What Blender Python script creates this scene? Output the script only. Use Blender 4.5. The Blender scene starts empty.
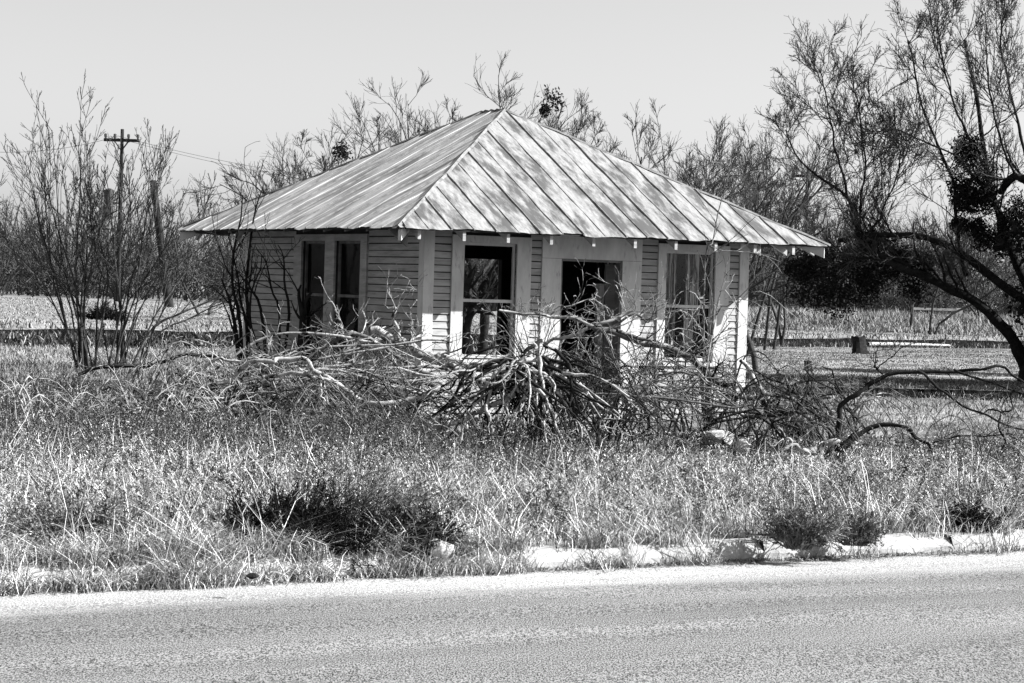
import bpy, math, numpy as np
from mathutils import Vector
sc = bpy.context.scene
COL = sc.collection
rad = math.radians
# ------------------------------------------------------------------ camera calibration
F, PITCH, ROLL, EYE = 2463.0, 0.0213, 0.031, 1.6
cp, sp, cr, sr = math.cos(PITCH), math.sin(PITCH), math.cos(ROLL), math.sin(ROLL)

def at(px, py, Y):
    """point of the world at depth Y that was measured at pixel px, py of the photograph"""
    dx, dy = px - 512, py - 341.5
    X = dx * cr + dy * sr
    V = -dx * sr + dy * cr
    u = -V / F
    k = X / F
    d = Y / (cp + u * sp)
    return np.array([k * d, Y, EYE + d * (u * cp - sp)])

def gx(px, Y):
    return at(px, 289, Y)[0]

GZ, RZ = -0.30, -0.45
TH = 0.56                                     # direction of the road
cT, sT = math.cos(TH), math.sin(TH)

def vv(x, y):
    return -(x + .78) * sT + (y - 17.1) * cT - .2

def uu(x, y):
    return (x + .78) * cT + (y - 17.1) * sT

def uv2w(u, v):
    v = v + .2
    return (-.78 + u * cT - v * sT, 17.1 + u * sT + v * cT)

def vnoise(x, y, s=1.0, seed=0):
    x = np.asarray(x) / s; y = np.asarray(y) / s
    return (np.sin(x * 1.7 + seed) * np.cos(y * 2.1 - seed * 1.3) + .6 * np.sin(x * 3.9 - y * 3.1 + seed * 2.1)
            + .4 * np.cos(x * 7.3 + y * 6.1 + seed * .7)) / 2.0

BX, BY = -14.5, 71.0                          # a point on the edge of the raised field
BD = np.array([.70, .714])

def bank(x, y):
    """signed distance behind the cut bank"""
    return -(x - BX) * BD[1] + (y - BY) * BD[0]

def gz(x, y):
    x = np.asarray(x, float); y = np.asarray(y, float)
    v = vv(x, y)
    n = .05 * vnoise(x, y, 2.5, 3) * np.clip((v - .5) / 2, 0, 1)
    return GZ + n * (np.clip((60 - y) / 20, 0, 1))

# ------------------------------------------------------------------ mesh helpers
class MB:
    def __init__(s):
        s.v, s.q, s.t, s.n = [], [], [], 0
        s.tone, s.mq = [], []
    def add(s, v, q=None, t=None, tone=0.5, mi=0):
        v = np.asarray(v, float).reshape(-1, 3)
        s.v.append(v)
        s.tone.append(np.broadcast_to(np.asarray(tone, float), (len(v),)))
        if q is not None and len(q):
            q = np.asarray(q, int).reshape(-1, 4) + s.n; s.q.append(q); s.mq.append(np.full(len(q), mi))
        if t is not None and len(t):
            s.t.append(np.asarray(t, int).reshape(-1, 3) + s.n)
        s.n += len(v)
    def hexa(s, c, mi=0):
        """eight corners: bottom four round, top four round"""
        s.add(c, [(0, 3, 2, 1), (4, 5, 6, 7), (0, 1, 5, 4), (1, 2, 6, 5), (2, 3, 7, 6), (3, 0, 4, 7)], mi=mi)
    def box(s, x0, x1, y0, y1, z0, z1, f=None, mi=0):
        c = [(x0, y0, z0), (x1, y0, z0), (x1, y1, z0), (x0, y1, z0), (x0, y0, z1), (x1, y0, z1), (x1, y1, z1), (x0, y1, z1)]
        if f: c = [f(*p) for p in c]
        s.hexa(c, mi)
    def tubes(s, P, R, S=5, mi=0):
        P = np.asarray(P, float); R = np.asarray(R, float)
        N, K = P.shape[:2]
        T = np.gradient(P, axis=1)
        T /= np.linalg.norm(T, axis=2, keepdims=True) + 1e-9
        ref = np.where(np.abs(T[:, :1, 2:3]) > .8, np.array([1., 0, 0]), np.array([0, 0, 1.]))
        A = np.cross(T, np.broadcast_to(ref, T.shape)); A /= np.linalg.norm(A, axis=2, keepdims=True) + 1e-9
        B = np.cross(T, A)
        an = np.arange(S) * 2 * math.pi / S
        V = P[:, :, None] + R[:, :, None, None] * (A[:, :, None] * np.cos(an)[:, None] + B[:, :, None] * np.sin(an)[:, None])
        n, k, j = np.meshgrid(np.arange(N), np.arange(K - 1), np.arange(S), indexing='ij')
        b = (n * K + k) * S
        j2 = (j + 1) % S
        s.add(V, np.stack([b + j, b + j2, b + S + j2, b + S + j], -1), mi=mi)
    def build(s, name, mats, parent=None, smooth=False, tone=False):
        me = bpy.data.meshes.new(name)
        V = np.concatenate(s.v)
        q = np.concatenate(s.q) if s.q else np.zeros((0, 4), int)
        t = np.concatenate(s.t) if s.t else np.zeros((0, 3), int)
        me.vertices.add(len(V)); me.vertices.foreach_set('co', V.ravel().astype(np.float32))
        li = np.concatenate([q.ravel(), t.ravel()])
        me.loops.add(len(li)); me.loops.foreach_set('vertex_index', li.astype(np.int32))
        st = np.concatenate([np.arange(len(q)) * 4, len(q) * 4 + np.arange(len(t)) * 3])
        me.polygons.add(len(st)); me.polygons.foreach_set('loop_start', st.astype(np.int32))
        if s.mq and len(q):
            m = np.concatenate([np.concatenate(s.mq), np.zeros(len(t), int)])
            me.polygons.foreach_set('material_index', m.astype(np.int32))
        me.update(calc_edges=True)
        me.polygons.foreach_set('use_smooth', np.full(len(st), bool(smooth)))
        if tone:
            a = me.attributes.new('tone', 'FLOAT', 'POINT')
            a.data.foreach_set('value', np.concatenate(s.tone).astype(np.float32))
        for m in (mats if isinstance(mats, (list, tuple)) else [mats]):
            me.materials.append(m)
        o = bpy.data.objects.new(name, me); COL.objects.link(o)
        if parent: o.parent = parent
        return o

def tag(o, label=None, cat=None, group=None, kind=None):
    if label: o['label'] = label
    if cat: o['category'] = cat
    if group: o['group'] = group
    if kind: o['kind'] = kind
    return o

def empty(name, loc, rz=0, label=None, cat=None, group=None):
    o = bpy.data.objects.new(name, None); COL.objects.link(o)
    o.location = loc; o.rotation_euler = (0, 0, rz)
    return tag(o, label, cat, group)

def base_origin(o, loc):
    """move a mesh object's origin to loc, its shape stays where it is"""
    me = o.data; n = len(me.vertices); c = np.empty(n * 3, np.float32)
    me.vertices.foreach_get('co', c)
    c = (c.reshape(-1, 3) - np.asarray(loc, np.float32)).ravel()
    me.vertices.foreach_set('co', c); me.update(); o.location = loc

# ------------------------------------------------------------------ materials (a black and white photograph: all greys)
def mat(name, c0, c1=None, scale=3.0, rough=.8, bump=0., bscale=None, stretch=(1, 1, 1), detail=6, lo=.35, hi=.65,
        metal=0., spec=.3, tone=None, c2=None, s2=1.0, l2=.5, h2=.6, rot=(0, 0, 0)):
    m = bpy.data.materials.new(name); m.use_nodes = True
    nt = m.node_tree; N = nt.nodes; L = nt.links
    p = N['Principled BSDF']
    p.inputs['Roughness'].default_value = rough; p.inputs['Metallic'].default_value = metal
    p.inputs['Specular IOR Level'].default_value = spec
    tc = N.new('ShaderNodeTexCoord'); mp = N.new('ShaderNodeMapping')
    mp.inputs['Scale'].default_value = stretch; mp.inputs['Rotation'].default_value = rot
    L.new(tc.outputs['Object'], mp.inputs[0])
    def noise(sca, det=detail):
        n = N.new('ShaderNodeTexNoise'); n.inputs['Scale'].default_value = sca
        n.inputs['Detail'].default_value = det; n.inputs['Roughness'].default_value = .68
        L.new(mp.outputs[0], n.inputs['Vector']); return n.outputs['Fac']
    def ramp(src, a, b):
        r = N.new('ShaderNodeMapRange'); r.inputs['From Min'].default_value = a; r.inputs['From Max'].default_value = b
        L.new(src, r.inputs['Value']); return r.outputs[0]
    def mixf(f, a, b):
        x = N.new('ShaderNodeMix'); x.data_type = 'FLOAT'
        L.new(f, x.inputs[0])
        for k, w in ((2, a), (3, b)):
            if isinstance(w, (int, float)): x.inputs[k].default_value = w
            else: L.new(w, x.inputs[k])
        return x.outputs[0]
    if tone:
        at_ = N.new('ShaderNodeAttribute'); at_.attribute_name = 'tone'
        val = mixf(at_.outputs['Fac'], tone[0], tone[1])
    else:
        val = mixf(ramp(noise(scale), lo, hi), c0, c0 if c1 is None else c1)
    if c2 is not None:
        val = mixf(ramp(noise(s2, 8), l2, h2), val, c2)
    cc = N.new('ShaderNodeCombineColor')
    for i in range(3): L.new(val, cc.inputs[i])
    L.new(cc.outputs[0], p.inputs['Base Color'])
    if bump:
        b = N.new('ShaderNodeBump'); b.inputs['Strength'].default_value = 1; b.inputs['Distance'].default_value = bump
        L.new(noise(bscale or scale * 3), b.inputs['Height']); L.new(b.outputs[0], p.inputs['Normal'])
    m['ramp'] = 0
    return m

M = {}
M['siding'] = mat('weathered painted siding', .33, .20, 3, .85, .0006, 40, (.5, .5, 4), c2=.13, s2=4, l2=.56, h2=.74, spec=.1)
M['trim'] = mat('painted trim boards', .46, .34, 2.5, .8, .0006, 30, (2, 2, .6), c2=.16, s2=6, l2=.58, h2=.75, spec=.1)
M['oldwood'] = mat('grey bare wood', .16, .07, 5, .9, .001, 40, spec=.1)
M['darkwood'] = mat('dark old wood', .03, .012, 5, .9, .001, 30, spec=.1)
M['interior'] = mat('near-black interior wall', .02, .008, 3, .95, spec=.05)  # near-black mottled tone for all inner walls
M['curtain'] = mat('ragged curtain cloth', .34, .03, 6, .95, .002, 20, (5, 5, .25), lo=.46, hi=.54, c2=.03, s2=2.5, l2=.52, h2=.6, spec=0)
M['tin'] = mat('galvanised roof sheet', .40, .28, 1.6, .6, .001, 10, metal=.1, spec=.3, c2=.11, s2=1.5, l2=.5, h2=.7)
M['tinf'] = mat('galvanised roof sheet with rust blotches', .25, .15, 14, .7, .001, 10, (1.8, .5, .5), metal=.05, spec=.15, c2=.065, s2=2.3, l2=.47, h2=.59, detail=10)
M['tinl'] = mat('galvanised roof sheet with long rust streaks', .62, .26, 3.4, .45, .001, 10, (.35, 2.2, .35), metal=.25, spec=.5, c2=.10, s2=1.6, l2=.50, h2=.66)  # paler base and streaks stand in for grazing light; dark patches are rust
M['rust'] = mat('rusty seam', .20, .08, 8, .8, .001, 30)
M['concrete'] = mat('pale concrete', .34, .22, 5, .9, .008, 25, c2=.07, s2=3.5, l2=.6, h2=.7, spec=.1)
M['stone'] = mat('pale limestone', .44, .30, 6, .9, .01, 15, spec=.1)
M['bleach'] = mat('bleached dead wood', .38, .17, 9, .85, .006, 40, c2=.02, s2=7, l2=.52, h2=.57, spec=.1)
M['deadwood'] = mat('grey dead wood', .15, .04, 9, .9, .006, 40, c2=.34, s2=6, l2=.57, h2=.63, spec=.1)
M['darkbark'] = mat('dark rough bark', .022, .008, 9, .95, .01, 30, spec=.05)
M['bark'] = mat('grey mesquite bark', .05, .02, 8, .95, .01, 30, c2=.13, s2=4, l2=.58, h2=.7, spec=.05)
M['twig'] = mat('grey twigs', .08, .035, 3, .95, spec=.05)
M['twigpale'] = mat('pale shrub twigs', .10, .03, 3, .9, spec=.05)
M['twigfar'] = mat('far twigs', .08, .03, .5, .95, spec=0)
M['leafdark'] = mat('dark evergreen leaves', .022, .008, 4, .8, spec=.1)
M['pole'] = mat('creosoted pole wood', .03, .015, 3, .9, spec=.05)
M['metal'] = mat('grey metal', .05, .03, 4, .6, spec=.2)
M['white'] = mat('white painted board', .6, .5, 4, .7)
M['grass'] = mat('dry grass blades', .5, rough=.95, tone=(.015, .66), spec=0)
M['grassdark'] = mat('dark dry weeds', .5, rough=.95, tone=(.01, .16), spec=0)
M['grassfar'] = mat('far dry grass', .5, rough=.95, tone=(.03, .32), spec=0)
M['bankshade'] = mat('bank face painted as shade', .012, .005, 4, .95, spec=0)  # near-black colour puts shade into the bank and step faces
M['ground'] = mat('dusty ground', .14, .04, .9, .95, .01, 8, detail=8, c2=.24, s2=.35, l2=.45, h2=.6, spec=0)
M['field'] = mat('pale mown field', .14, .21, .35, .95, .01, 4, (.25, 1, 1), detail=8, c2=.12, s2=1.3, l2=.52, h2=.66, spec=0)
M['litter'] = mat('dry leaf litter', .5, rough=.95, tone=(.01, .32), spec=0)

def road_mat():
    m = mat('asphalt', .015, .25, 115, .95, 0, 70, (1, .3, 1), detail=2, lo=.38, hi=.62, spec=.05)
    nt = m.node_tree; N = nt.nodes; L = nt.links; p = N['Principled BSDF']
    mp0 = [n for n in N if n.type == 'MAPPING'][0]; tc0 = mp0.inputs[0].links[0].from_socket
    mr = N.new('ShaderNodeMapping'); mr.inputs['Rotation'].default_value = (0, 0, TH); L.new(tc0, mr.inputs[0]); L.new(mr.outputs[0], mp0.inputs[0])
    src = p.inputs['Base Color'].links[0].from_socket
    tc = N.new('ShaderNodeTexCoord'); sx = N.new('ShaderNodeSeparateXYZ'); L.new(tc.outputs['Object'], sx.inputs[0])
    n = N.new('ShaderNodeTexNoise'); n.inputs['Scale'].default_value = .9; n.inputs['Detail'].default_value = 9
    n.inputs['Roughness'].default_value = .7
    mp = N.new('ShaderNodeMapping'); mp.inputs['Scale'].default_value = (.4, 1.6, 1)
    L.new(tc.outputs['Object'], mp.inputs[0]); L.new(mp.outputs[0], n.inputs['Vector'])
    a = N.new('ShaderNodeMath'); a.operation = 'MULTIPLY_ADD'; L.new(n.outputs['Fac'], a.inputs[0])
    a.inputs[1].default_value = 1.6; L.new(sx.outputs['Y'], a.inputs[2])
    # dust lies on the outer strip
    r = N.new('ShaderNodeMapRange'); r.inputs['From Min'].default_value = -.8; r.inputs['From Max'].default_value = 0
    r.interpolation_type = 'SMOOTHSTEP'; L.new(a.outputs[0], r.inputs['Value'])
    dn = N.new('ShaderNodeTexNoise'); dn.inputs['Scale'].default_value = 115; dn.inputs['Detail'].default_value = 2
    L.new(mp0.outputs[0], dn.inputs['Vector'])
    dr = N.new('ShaderNodeMapRange'); dr.inputs['From Min'].default_value = .35; dr.inputs['From Max'].default_value = .65
    dr.inputs['To Min'].default_value = .10; dr.inputs['To Max'].default_value = .40; L.new(dn.outputs['Fac'], dr.inputs['Value'])
    x = N.new('ShaderNodeMix'); x.data_type = 'RGBA'
    L.new(r.outputs[0], x.inputs[0]); L.new(src, x.inputs[6]); L.new(dr.outputs[0], x.inputs[7])
    # wheel-worn lengthwise bands
    w = N.new('ShaderNodeTexNoise'); w.inputs['Scale'].default_value = 1.0; w.inputs['Detail'].default_value = 4
    mp2 = N.new('ShaderNodeMapping'); mp2.inputs['Scale'].default_value = (.12, 1.1, 1)
    L.new(tc.outputs['Object'], mp2.inputs[0]); L.new(mp2.outputs[0], w.inputs['Vector'])
    wr = N.new('ShaderNodeMapRange'); wr.inputs['From Min'].default_value = .3; wr.inputs['From Max'].default_value = .7
    wr.inputs['To Min'].default_value = .72; wr.inputs['To Max'].default_value = 1.25; L.new(w.outputs['Fac'], wr.inputs['Value'])
    vm = N.new('ShaderNodeVectorMath'); vm.operation = 'SCALE'; L.new(x.outputs[2], vm.inputs[0]); L.new(wr.outputs[0], vm.inputs['Scale'])
    L.new(vm.outputs[0], p.inputs['Base Color'])
    return m
M['road'] = road_mat()

def glass_mat():
    m = bpy.data.materials.new('dusty window glass'); m.use_nodes = True
    N = m.node_tree.nodes; L = m.node_tree.links; N.remove(N['Principled BSDF'])
    g = N.new('ShaderNodeBsdfGlossy'); g.inputs['Roughness'].default_value = .05
    t = N.new('ShaderNodeBsdfTransparent'); g.inputs['Color'].default_value = (.9, .9, .9, 1)
    x = N.new('ShaderNodeMixShader'); x.inputs[0].default_value = .008; L.new(t.outputs[0], x.inputs[1]); L.new(g.outputs[0], x.inputs[2])
    L.new(x.outputs[0], N['Material Output'].inputs[0]); return m
M['glass'] = glass_mat()

# ------------------------------------------------------------------ ground, field, road, kerb
def axis(pts):
    out = []
    for (a, b, n) in pts: out += list(np.linspace(a, b, n, endpoint=False))
    return np.array(out + [pts[-1][1]])

def sheet(name, us, vs, fz, m, kind='structure'):
    U, V = np.meshgrid(us, vs, indexing='ij')
    X, Y = uv2w(U, V)
    Z = fz(X, Y, U, V)
    mb = MB(); nu, nv = U.shape
    i, j = np.meshgrid(np.arange(nu - 1), np.arange(nv - 1), indexing='ij'); b = i * nv + j
    mb.add(np.stack([X, Y, Z], -1), np.stack([b, b + nv, b + nv + 1, b + 1], -1))
    o = mb.build(name, m, smooth=True); o['kind'] = kind
    return o

us = axis([(-1500, -60, 16), (-60, 90, 220), (90, 1800, 18)])
def gfun(X, Y, U, V):
    z = gz(X, Y)
    z = np.where((V < .01) & (V > -11.6), RZ - .12, z)
    return z
sheet('ground', us, axis([(-1200, -40, 10), (-40, -11.62, 20), (-11.62, -11.55, 1), (-11.55, -.02, 4), (-.02, .10, 1), (.10, 60, 160), (60, 1800, 30)]), gfun, M['ground'])

r = MB()
un = axis([(-1500, -60, 10), (-60, 90, 100), (90, 1800, 10)]); vn = np.linspace(-11.5, 0, 24)
U, V = np.meshgrid(un, vn, indexing='ij')
Z = .05 * (1 - ((V + 5.75) / 5.75) ** 2) + .004 * vnoise(U, V, .8, 1)
i, j = np.meshgrid(np.arange(len(un) - 1), np.arange(len(vn) - 1), indexing='ij'); b = i * len(vn) + j
r.add(np.stack([U, V, Z], -1), np.stack([b, b + len(vn), b + len(vn) + 1, b + 1], -1))
road = r.build('road', M['road'], smooth=True); road['kind'] = 'structure'
ox, oy = uv2w(0, 0); road.location = (ox, oy, RZ); road.rotation_euler = (0, 0, TH)

rng = np.random.default_rng(5)
kb = MB()
for side, v0, sg in (('lot', 0.0, 1), ('far', -11.5, -1)):
    u = -60.0
    while u < 120:
        L_ = 3.0
        n = 14
        for k in range(n):
            a, b2 = u + L_ * k / n + (.006 if k == 0 else 0), u + L_ * (k + 1) / n
            ja, jb = [.022 * vnoise(q, 1.3, .25, 4) + .02 * vnoise(q, 2.0, 1.1, 8) for q in (a, b2)]
            chip = .035 if (side == 'lot' and rng.random() < .12) else 0
            def cc(uu_, vo, z, jj): x, y = uv2w(uu_, v0 + sg * vo); return (x, y, z)
            prof = [(-.01 , RZ - .1), (-.005, RZ + .06), (.03 + chip, RZ + .148 - chip * .7), (.19, RZ + .158), (.20, RZ - .1)]
            pts = [cc(a, p0 + ja, z + ja * .3, 0) for p0, z in prof] + [cc(b2, p0 + jb, z + jb * .3, 0) for p0, z in prof]
            kb.add(pts, [(0, 1, 6, 5), (1, 2, 7, 6), (2, 3, 8, 7), (3, 4, 9, 8)])
        u += L_
kerb = kb.build('kerb', M['concrete']); kerb['kind'] = 'structure'

# raised field beyond, with its bank face darkened in colour to stand for shade
fb = MB()
ts = np.concatenate([np.linspace(-900, -40, 12), np.linspace(-39, 130, 180), np.linspace(135, 1500, 20)])
nrm = np.array([-BD[1], BD[0]])
prof = [(-.55, -.5), (-.1, -.38), (.25, .30), (.45, .40), (3, .43), (20, .45), (60, .42), (1500, .6)]
for dmid in (2,):
    VV = []
    for t in ts:
        for k, (d, z) in enumerate(prof):
            jit = .22 * vnoise(t, k * .3, 1.3, 2) if k < 4 else 0
            x, y = BX + BD[0] * t + nrm[0] * (d + jit), BY + BD[1] * t + nrm[1] * (d + jit)
            VV.append((x, y, GZ + z + (.04 * vnoise(t, d, 2.0, 5) if k > 1 else 0)))
    K = len(prof)
    i, j = np.meshgrid(np.arange(len(ts) - 1), np.arange(K - 1), indexing='ij'); b = i * K + j
    q = np.stack([b, b + K, b + K + 1, b + 1], -1)
    fb.add(VV, q[:, :2].reshape(-1, 4), mi=1)
    fb.q.append(q[:, 2:].reshape(-1, 4)); fb.mq.append(np.zeros(q[:, 2:].size // 4, int))
field = fb.build('field', [M['field'], M['bankshade']], smooth=False); field['kind'] = 'structure'

# a second low step on the right
sb = MB()
e = [at(600, 398, 48.0), at(760, 400, 48.3), at(900, 400, 48.8), at(1100, 403, 49.6), at(1500, 410, 52)]
ts2 = np.linspace(0, 4, 120)
for side in (0,):
    rows = []
    for t in ts2:
        k = min(int(t), 3); f_ = t - k
        p = e[k] * (1 - f_) + e[k + 1] * f_
        j = .10 * vnoise(t * 12, 0, 1.0, 9)
        hgt = .17 * min(1, max(0, (t - .6)) * 2 + .05)
        rows.append([(p[0], p[1] - .1 + j, GZ - .1), (p[0], p[1] + j, GZ + hgt), (p[0], p[1] + 3, GZ + hgt + .01), (p[0], p[1] + 9, GZ + .02), (p[0], p[1] + 10, GZ - .15)])
    VV = np.array(rows); n_, K = VV.shape[:2]
    i, j = np.meshgrid(np.arange(n_ - 1), np.arange(K - 1), indexing='ij'); b = i * K + j
    q = np.stack([b, b + K, b + K + 1, b + 1], -1)
    sb.add(VV, q[:, :1].reshape(-1, 4), mi=1)
    sb.q.append(q[:, 1:].reshape(-1, 4)); sb.mq.append(np.zeros(q[:, 1:].size // 4, int))
tr = sb.build('terrace', [M['ground'], M['bankshade']]); tr['kind'] = 'structure'  # front face of the step carries the same painted shade

# ------------------------------------------------------------------ the house
HX, HY, HT = -1.26, 34.737, 0.517
W, LL, OV, ZE, TP = 5.497, 6.247, 0.905, 2.376, 0.545
ZH, ZR, ZB, ZD = 2.247, 1.419, 0.60, 2.062
house = empty('abandoned_house', (HX, HY, GZ), HT, 'abandoned white clapboard house with a rusty hipped tin roof, standing behind the brush', 'house')
hc, hs = math.cos(HT), math.sin(HT)
def apx(px, py):
    """front wall: distance along the wall of a pixel"""
    lo, hi = -1.0, 7.0
    for _ in range(40):
        m_ = (lo + hi) / 2; x, y = HX + m_ * hc, HY + m_ * hs
        if at(px, py, y)[0] > x: lo = m_
        else: hi = m_
    return lo
def bpx(px, py):
    lo, hi = -1.0, 8.0
    for _ in range(40):
        m_ = (lo + hi) / 2; x, y = HX - m_ * hs, HY + m_ * hc
        if at(px, py, y)[0] < x: lo = m_
        else: hi = m_
    return lo
Z0 = -GZ                                         # house children are in local space, z = 0 at the ground
fr = lambda s, o, z: (s, -o, z + Z0)
lf = lambda s, o, z: (-o, s, z + Z0)
rt = lambda s, o, z: (W + o, s, z + Z0)
bk = lambda s, o, z: (s, LL + o, z + Z0)
a1, a2 = apx(462, 300), apx(515, 300); a0c, a3c = apx(450, 300), apx(529, 300)
d1, d2 = apx(558.8, 320), apx(620, 320); d0c, d3c = apx(539.5, 320), apx(639, 320)
w1, w2 = apx(664, 310), apx(713, 310); w0c, w3c = apx(656, 310), apx(727, 310)
l1, l2 = bpx(361, 300), bpx(335, 300); l3, l4 = bpx(325.5, 300), bpx(302, 300); l0c, l5c = bpx(367.5, 300), bpx(294.5, 300)
# openings in the hidden walls: found where the photograph looks right through
def through(px, py, wall):
    best = None
    for s in np.linspace(0, 8, 1601):
        x, y, _ = (HX + s * hc - LL * hs, HY + s * hs + LL * hc, 0) if wall == 'b' else (HX + W * hc - s * hs, HY + W * hs + s * hc, 0)
        d = abs(at(px, py, y)[0] - x)
        if best is None or d < best[0]: best = (d, s)
    return best[1]
k1, k2 = through(460, 300, 'b'), through(497.5, 300, 'b')
k1, k2 = min(k1, k2), min(max(k1, k2), W - .12)
g1, g2 = sorted((through(603, 300, 'r'), through(619, 300, 'r')))
print('OPEN', a1, a2, d1, d2, w1, w2, 'left', l1, l2, l3, l4, 'back', k1, k2, 'right', g1, g2)
ops = {
    'f': (fr, W, [(a1, a2, ZB, ZH), (d1, d2, .0, ZD), (w1, w2, ZB, ZH)]),
    'l': (lf, LL, [(l1, l2, ZB - .42, ZH), (l3, l4, ZB - .42, ZH)]),
    'r': (rt, LL, [(g1, g2, .9, 2.15)]),
    'b': (bk, W, [(k1, k2, .0, 2.1)]),
}
WB, WT = -.20, 2.82
def rects(L_, opn, z0, z1):
    xs = [0.0]
    for o in sorted(opn): xs += [o[0], o[1]]
    xs.append(L_)
    out = []
    for k in range(len(xs) - 1):
        if k % 2 == 0: out.append((xs[k], xs[k + 1], z0, z1))
        else:
            o = sorted(opn)[k // 2]
            if o[2] > z0: out.append((xs[k], xs[k + 1], z0, o[2]))
            if o[3] < z1: out.append((xs[k], xs[k + 1], o[3], z1))
    return out
rng = np.random.default_rng(11)
for key, (f, L_, opn) in ops.items():
    wm = MB()
    ends = (.0, .0) if key in 'fb' else (.0, .0)
    for (x0, x1, z0, z1) in rects(L_, opn, WB, WT):
        if key in 'lr': x0, x1 = max(x0, .102), min(x1, LL - .102)
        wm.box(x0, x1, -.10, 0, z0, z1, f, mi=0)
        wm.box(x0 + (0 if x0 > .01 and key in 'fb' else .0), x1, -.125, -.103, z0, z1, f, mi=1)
    z = WB
    while z < WT - .02:
        zt = min(z + .1, WT)
        cuts = []
        for (x0, x1, b0, b1) in opn:
            if not (zt <= b0 + .02 or z >= b1 - .02): cuts.append((x0, x1))
        if key == 'f':
            cuts += [(a0c, a3c), (d0c, d3c), (w0c, w3c)] if z < ZH + .12 and z > ZB - .15 else [(d0c, d3c)]
        if key == 'l' and ZB - .5 < z < ZH + .1: cuts += [(l0c, l5c)]
        cuts.sort(); x = .0; segs = []
        for c0, c1 in cuts:
            if c0 > x: segs.append((x, c0))
            x = max(x, c1)
        segs.append((x, L_))
        for (x0, x1) in segs:
            if x1 - x0 < .01: continue
            jx = rng.normal(0, .0022); w0 = .015 + jx; w1_ = .004 + jx * .5
            sag = rng.normal(0, .0025)
            gp = .013 + abs(rng.normal(0, .003))  # gap bares dark backing, drawn as the shadow line under each board
            c = [f(x0, .002, z + gp), f(x1, .002, z + gp + sag), f(x1, w0, z + gp + sag), f(x0, w0, z + gp),
                 f(x0, .002, zt), f(x1, .002, zt + sag), f(x1, w1_, zt + sag), f(x0, w1_, zt)]
            wm.hexa(c, mi=2)
        z += .1
    o = wm.build('wall', [M['darkwood'], M['interior'], M['siding']], house)
    o['label'] = {'f': 'front clapboard wall with the doorway and two windows', 'l': 'shaded clapboard wall with a pair of windows',
                  'r': 'clapboard wall turned to the sun', 'b': 'rear clapboard wall with an open doorway'}[key]
# corner boards
for (a, b, sa, sb_) in ((0, 0, -1, -1), (W, 0, 1, -1), (W, LL, 1, 1), (0, LL, -1, 1)):
    m_ = MB(); t = .034; wd = .13
    x0, x1 = (a - t, a + wd) if sa < 0 else (a - wd, a + t)
    y0, y1 = (b - t, b) if sb_ < 0 else (b, b + t)
    m_.box(x0, x1, y0, y1, WB + Z0 + .0, WT + Z0 - .01)
    yy = (b + .001, b + wd) if sb_ < 0 else (b - wd, b - .001)
    xx = (a - t, a) if sa < 0 else (a, a + t)
    m_.box(xx[0], xx[1], yy[0], yy[1], WB + Z0, WT + Z0 - .01)
    m_.build('corner_board', M['trim'], house)

def window(f, x0, x1, z0, z1, c0, c1, glass, sill_out=.07, rail=ZR, head=True, name='window'):
    """casing with sash, rail, sill"""
    m_ = MB(); D = .036; bk_ = .001 if f is lf else -.10
    m_.box(c0, x0, bk_, D, z0 - .02, z1 + .10, f); m_.box(x1, c1, bk_, D, z0 - .02, z1 + .10, f)
    m_.box(x0, x1, bk_, D - .003, z1, z1 + .10, f)
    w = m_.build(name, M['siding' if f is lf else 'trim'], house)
    s = MB(); s.box(c0 - .02, c1 + .02, -.10, sill_out, z0 - .075, z0 - .022, f); s.box(c0, c1, .0, .03, z0 - .16, z0 - .078, f)
    s.build('sill', M['trim'], w)
    h = MB()
    st = .035
    h.box(x0, x0 + st, -.07, -.035, z0, z1, f); h.box(x1 - st, x1, -.07, -.035, z0, z1, f)
    h.box(x0 + st, x1 - st, -.07, -.035, z1 - .04, z1, f); h.box(x0 + st, x1 - st, -.068, -.03, rail - .022, rail + .022, f)
    h.box(x0 + st, x1 - st, -.07, -.035, z0, z0 + .045, f)
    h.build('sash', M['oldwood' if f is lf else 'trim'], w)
    if glass:
        g = MB(); g.box(x0 + st, x1 - st, -.055, -.051, rail + .022, z1 - .04, f); g.box(x0 + st, x1 - st, -.055, -.051, z0 + .045, rail - .022, f)
        g.build('pane', M['glass'], w)
    return w
wa = window(fr, a1, a2, ZB, ZH, a0c, a3c, False); wa['label'] = 'open window without glass beside the doorway'
wc = window(fr, w1, w2, ZB, ZH, w0c, w3c, True); wc['label'] = 'window hung with torn curtains'
lm = (l2 + l3) / 2
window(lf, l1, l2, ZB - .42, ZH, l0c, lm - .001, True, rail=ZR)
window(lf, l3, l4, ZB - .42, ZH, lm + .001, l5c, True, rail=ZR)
window(rt, g1, g2, .9, 2.15, g1 - .12, g2 + .12, False, rail=1.5)

def curtain(f, x0, x1, z0, z1, depth, seed, gaps):
    rg = np.random.default_rng(seed); m_ = MB(); n = 60; K = 24
    xs = np.linspace(x0, x1, n); zs = np.linspace(0, 1, K)
    bot = z0 + np.abs(np.cumsum(rg.normal(0, .03, n))) * .8
    V_ = []
    for i_, x in enumerate(xs):
        for k in zs:
            z = z1 + (bot[i_] - z1) * k
            V_.append(f(x, -depth - .012 * math.sin(x * 95 + 1.2 * math.sin(z * 1.3) + 2 * math.sin(x * 9)) - .010 * math.sin(x * 31 + z), z))
    q = [(i_ * K + k, (i_ + 1) * K + k, (i_ + 1) * K + k + 1, i_ * K + k + 1) for i_ in range(n - 1)
         if not any(g0 < (i_ / n) < g1_ for g0, g1_ in gaps) for k in range(K - 1)]
    m_.add(V_, q)
    return m_.build('curtain', M['curtain'], house, smooth=True)
ww = w2 - w1
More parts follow.
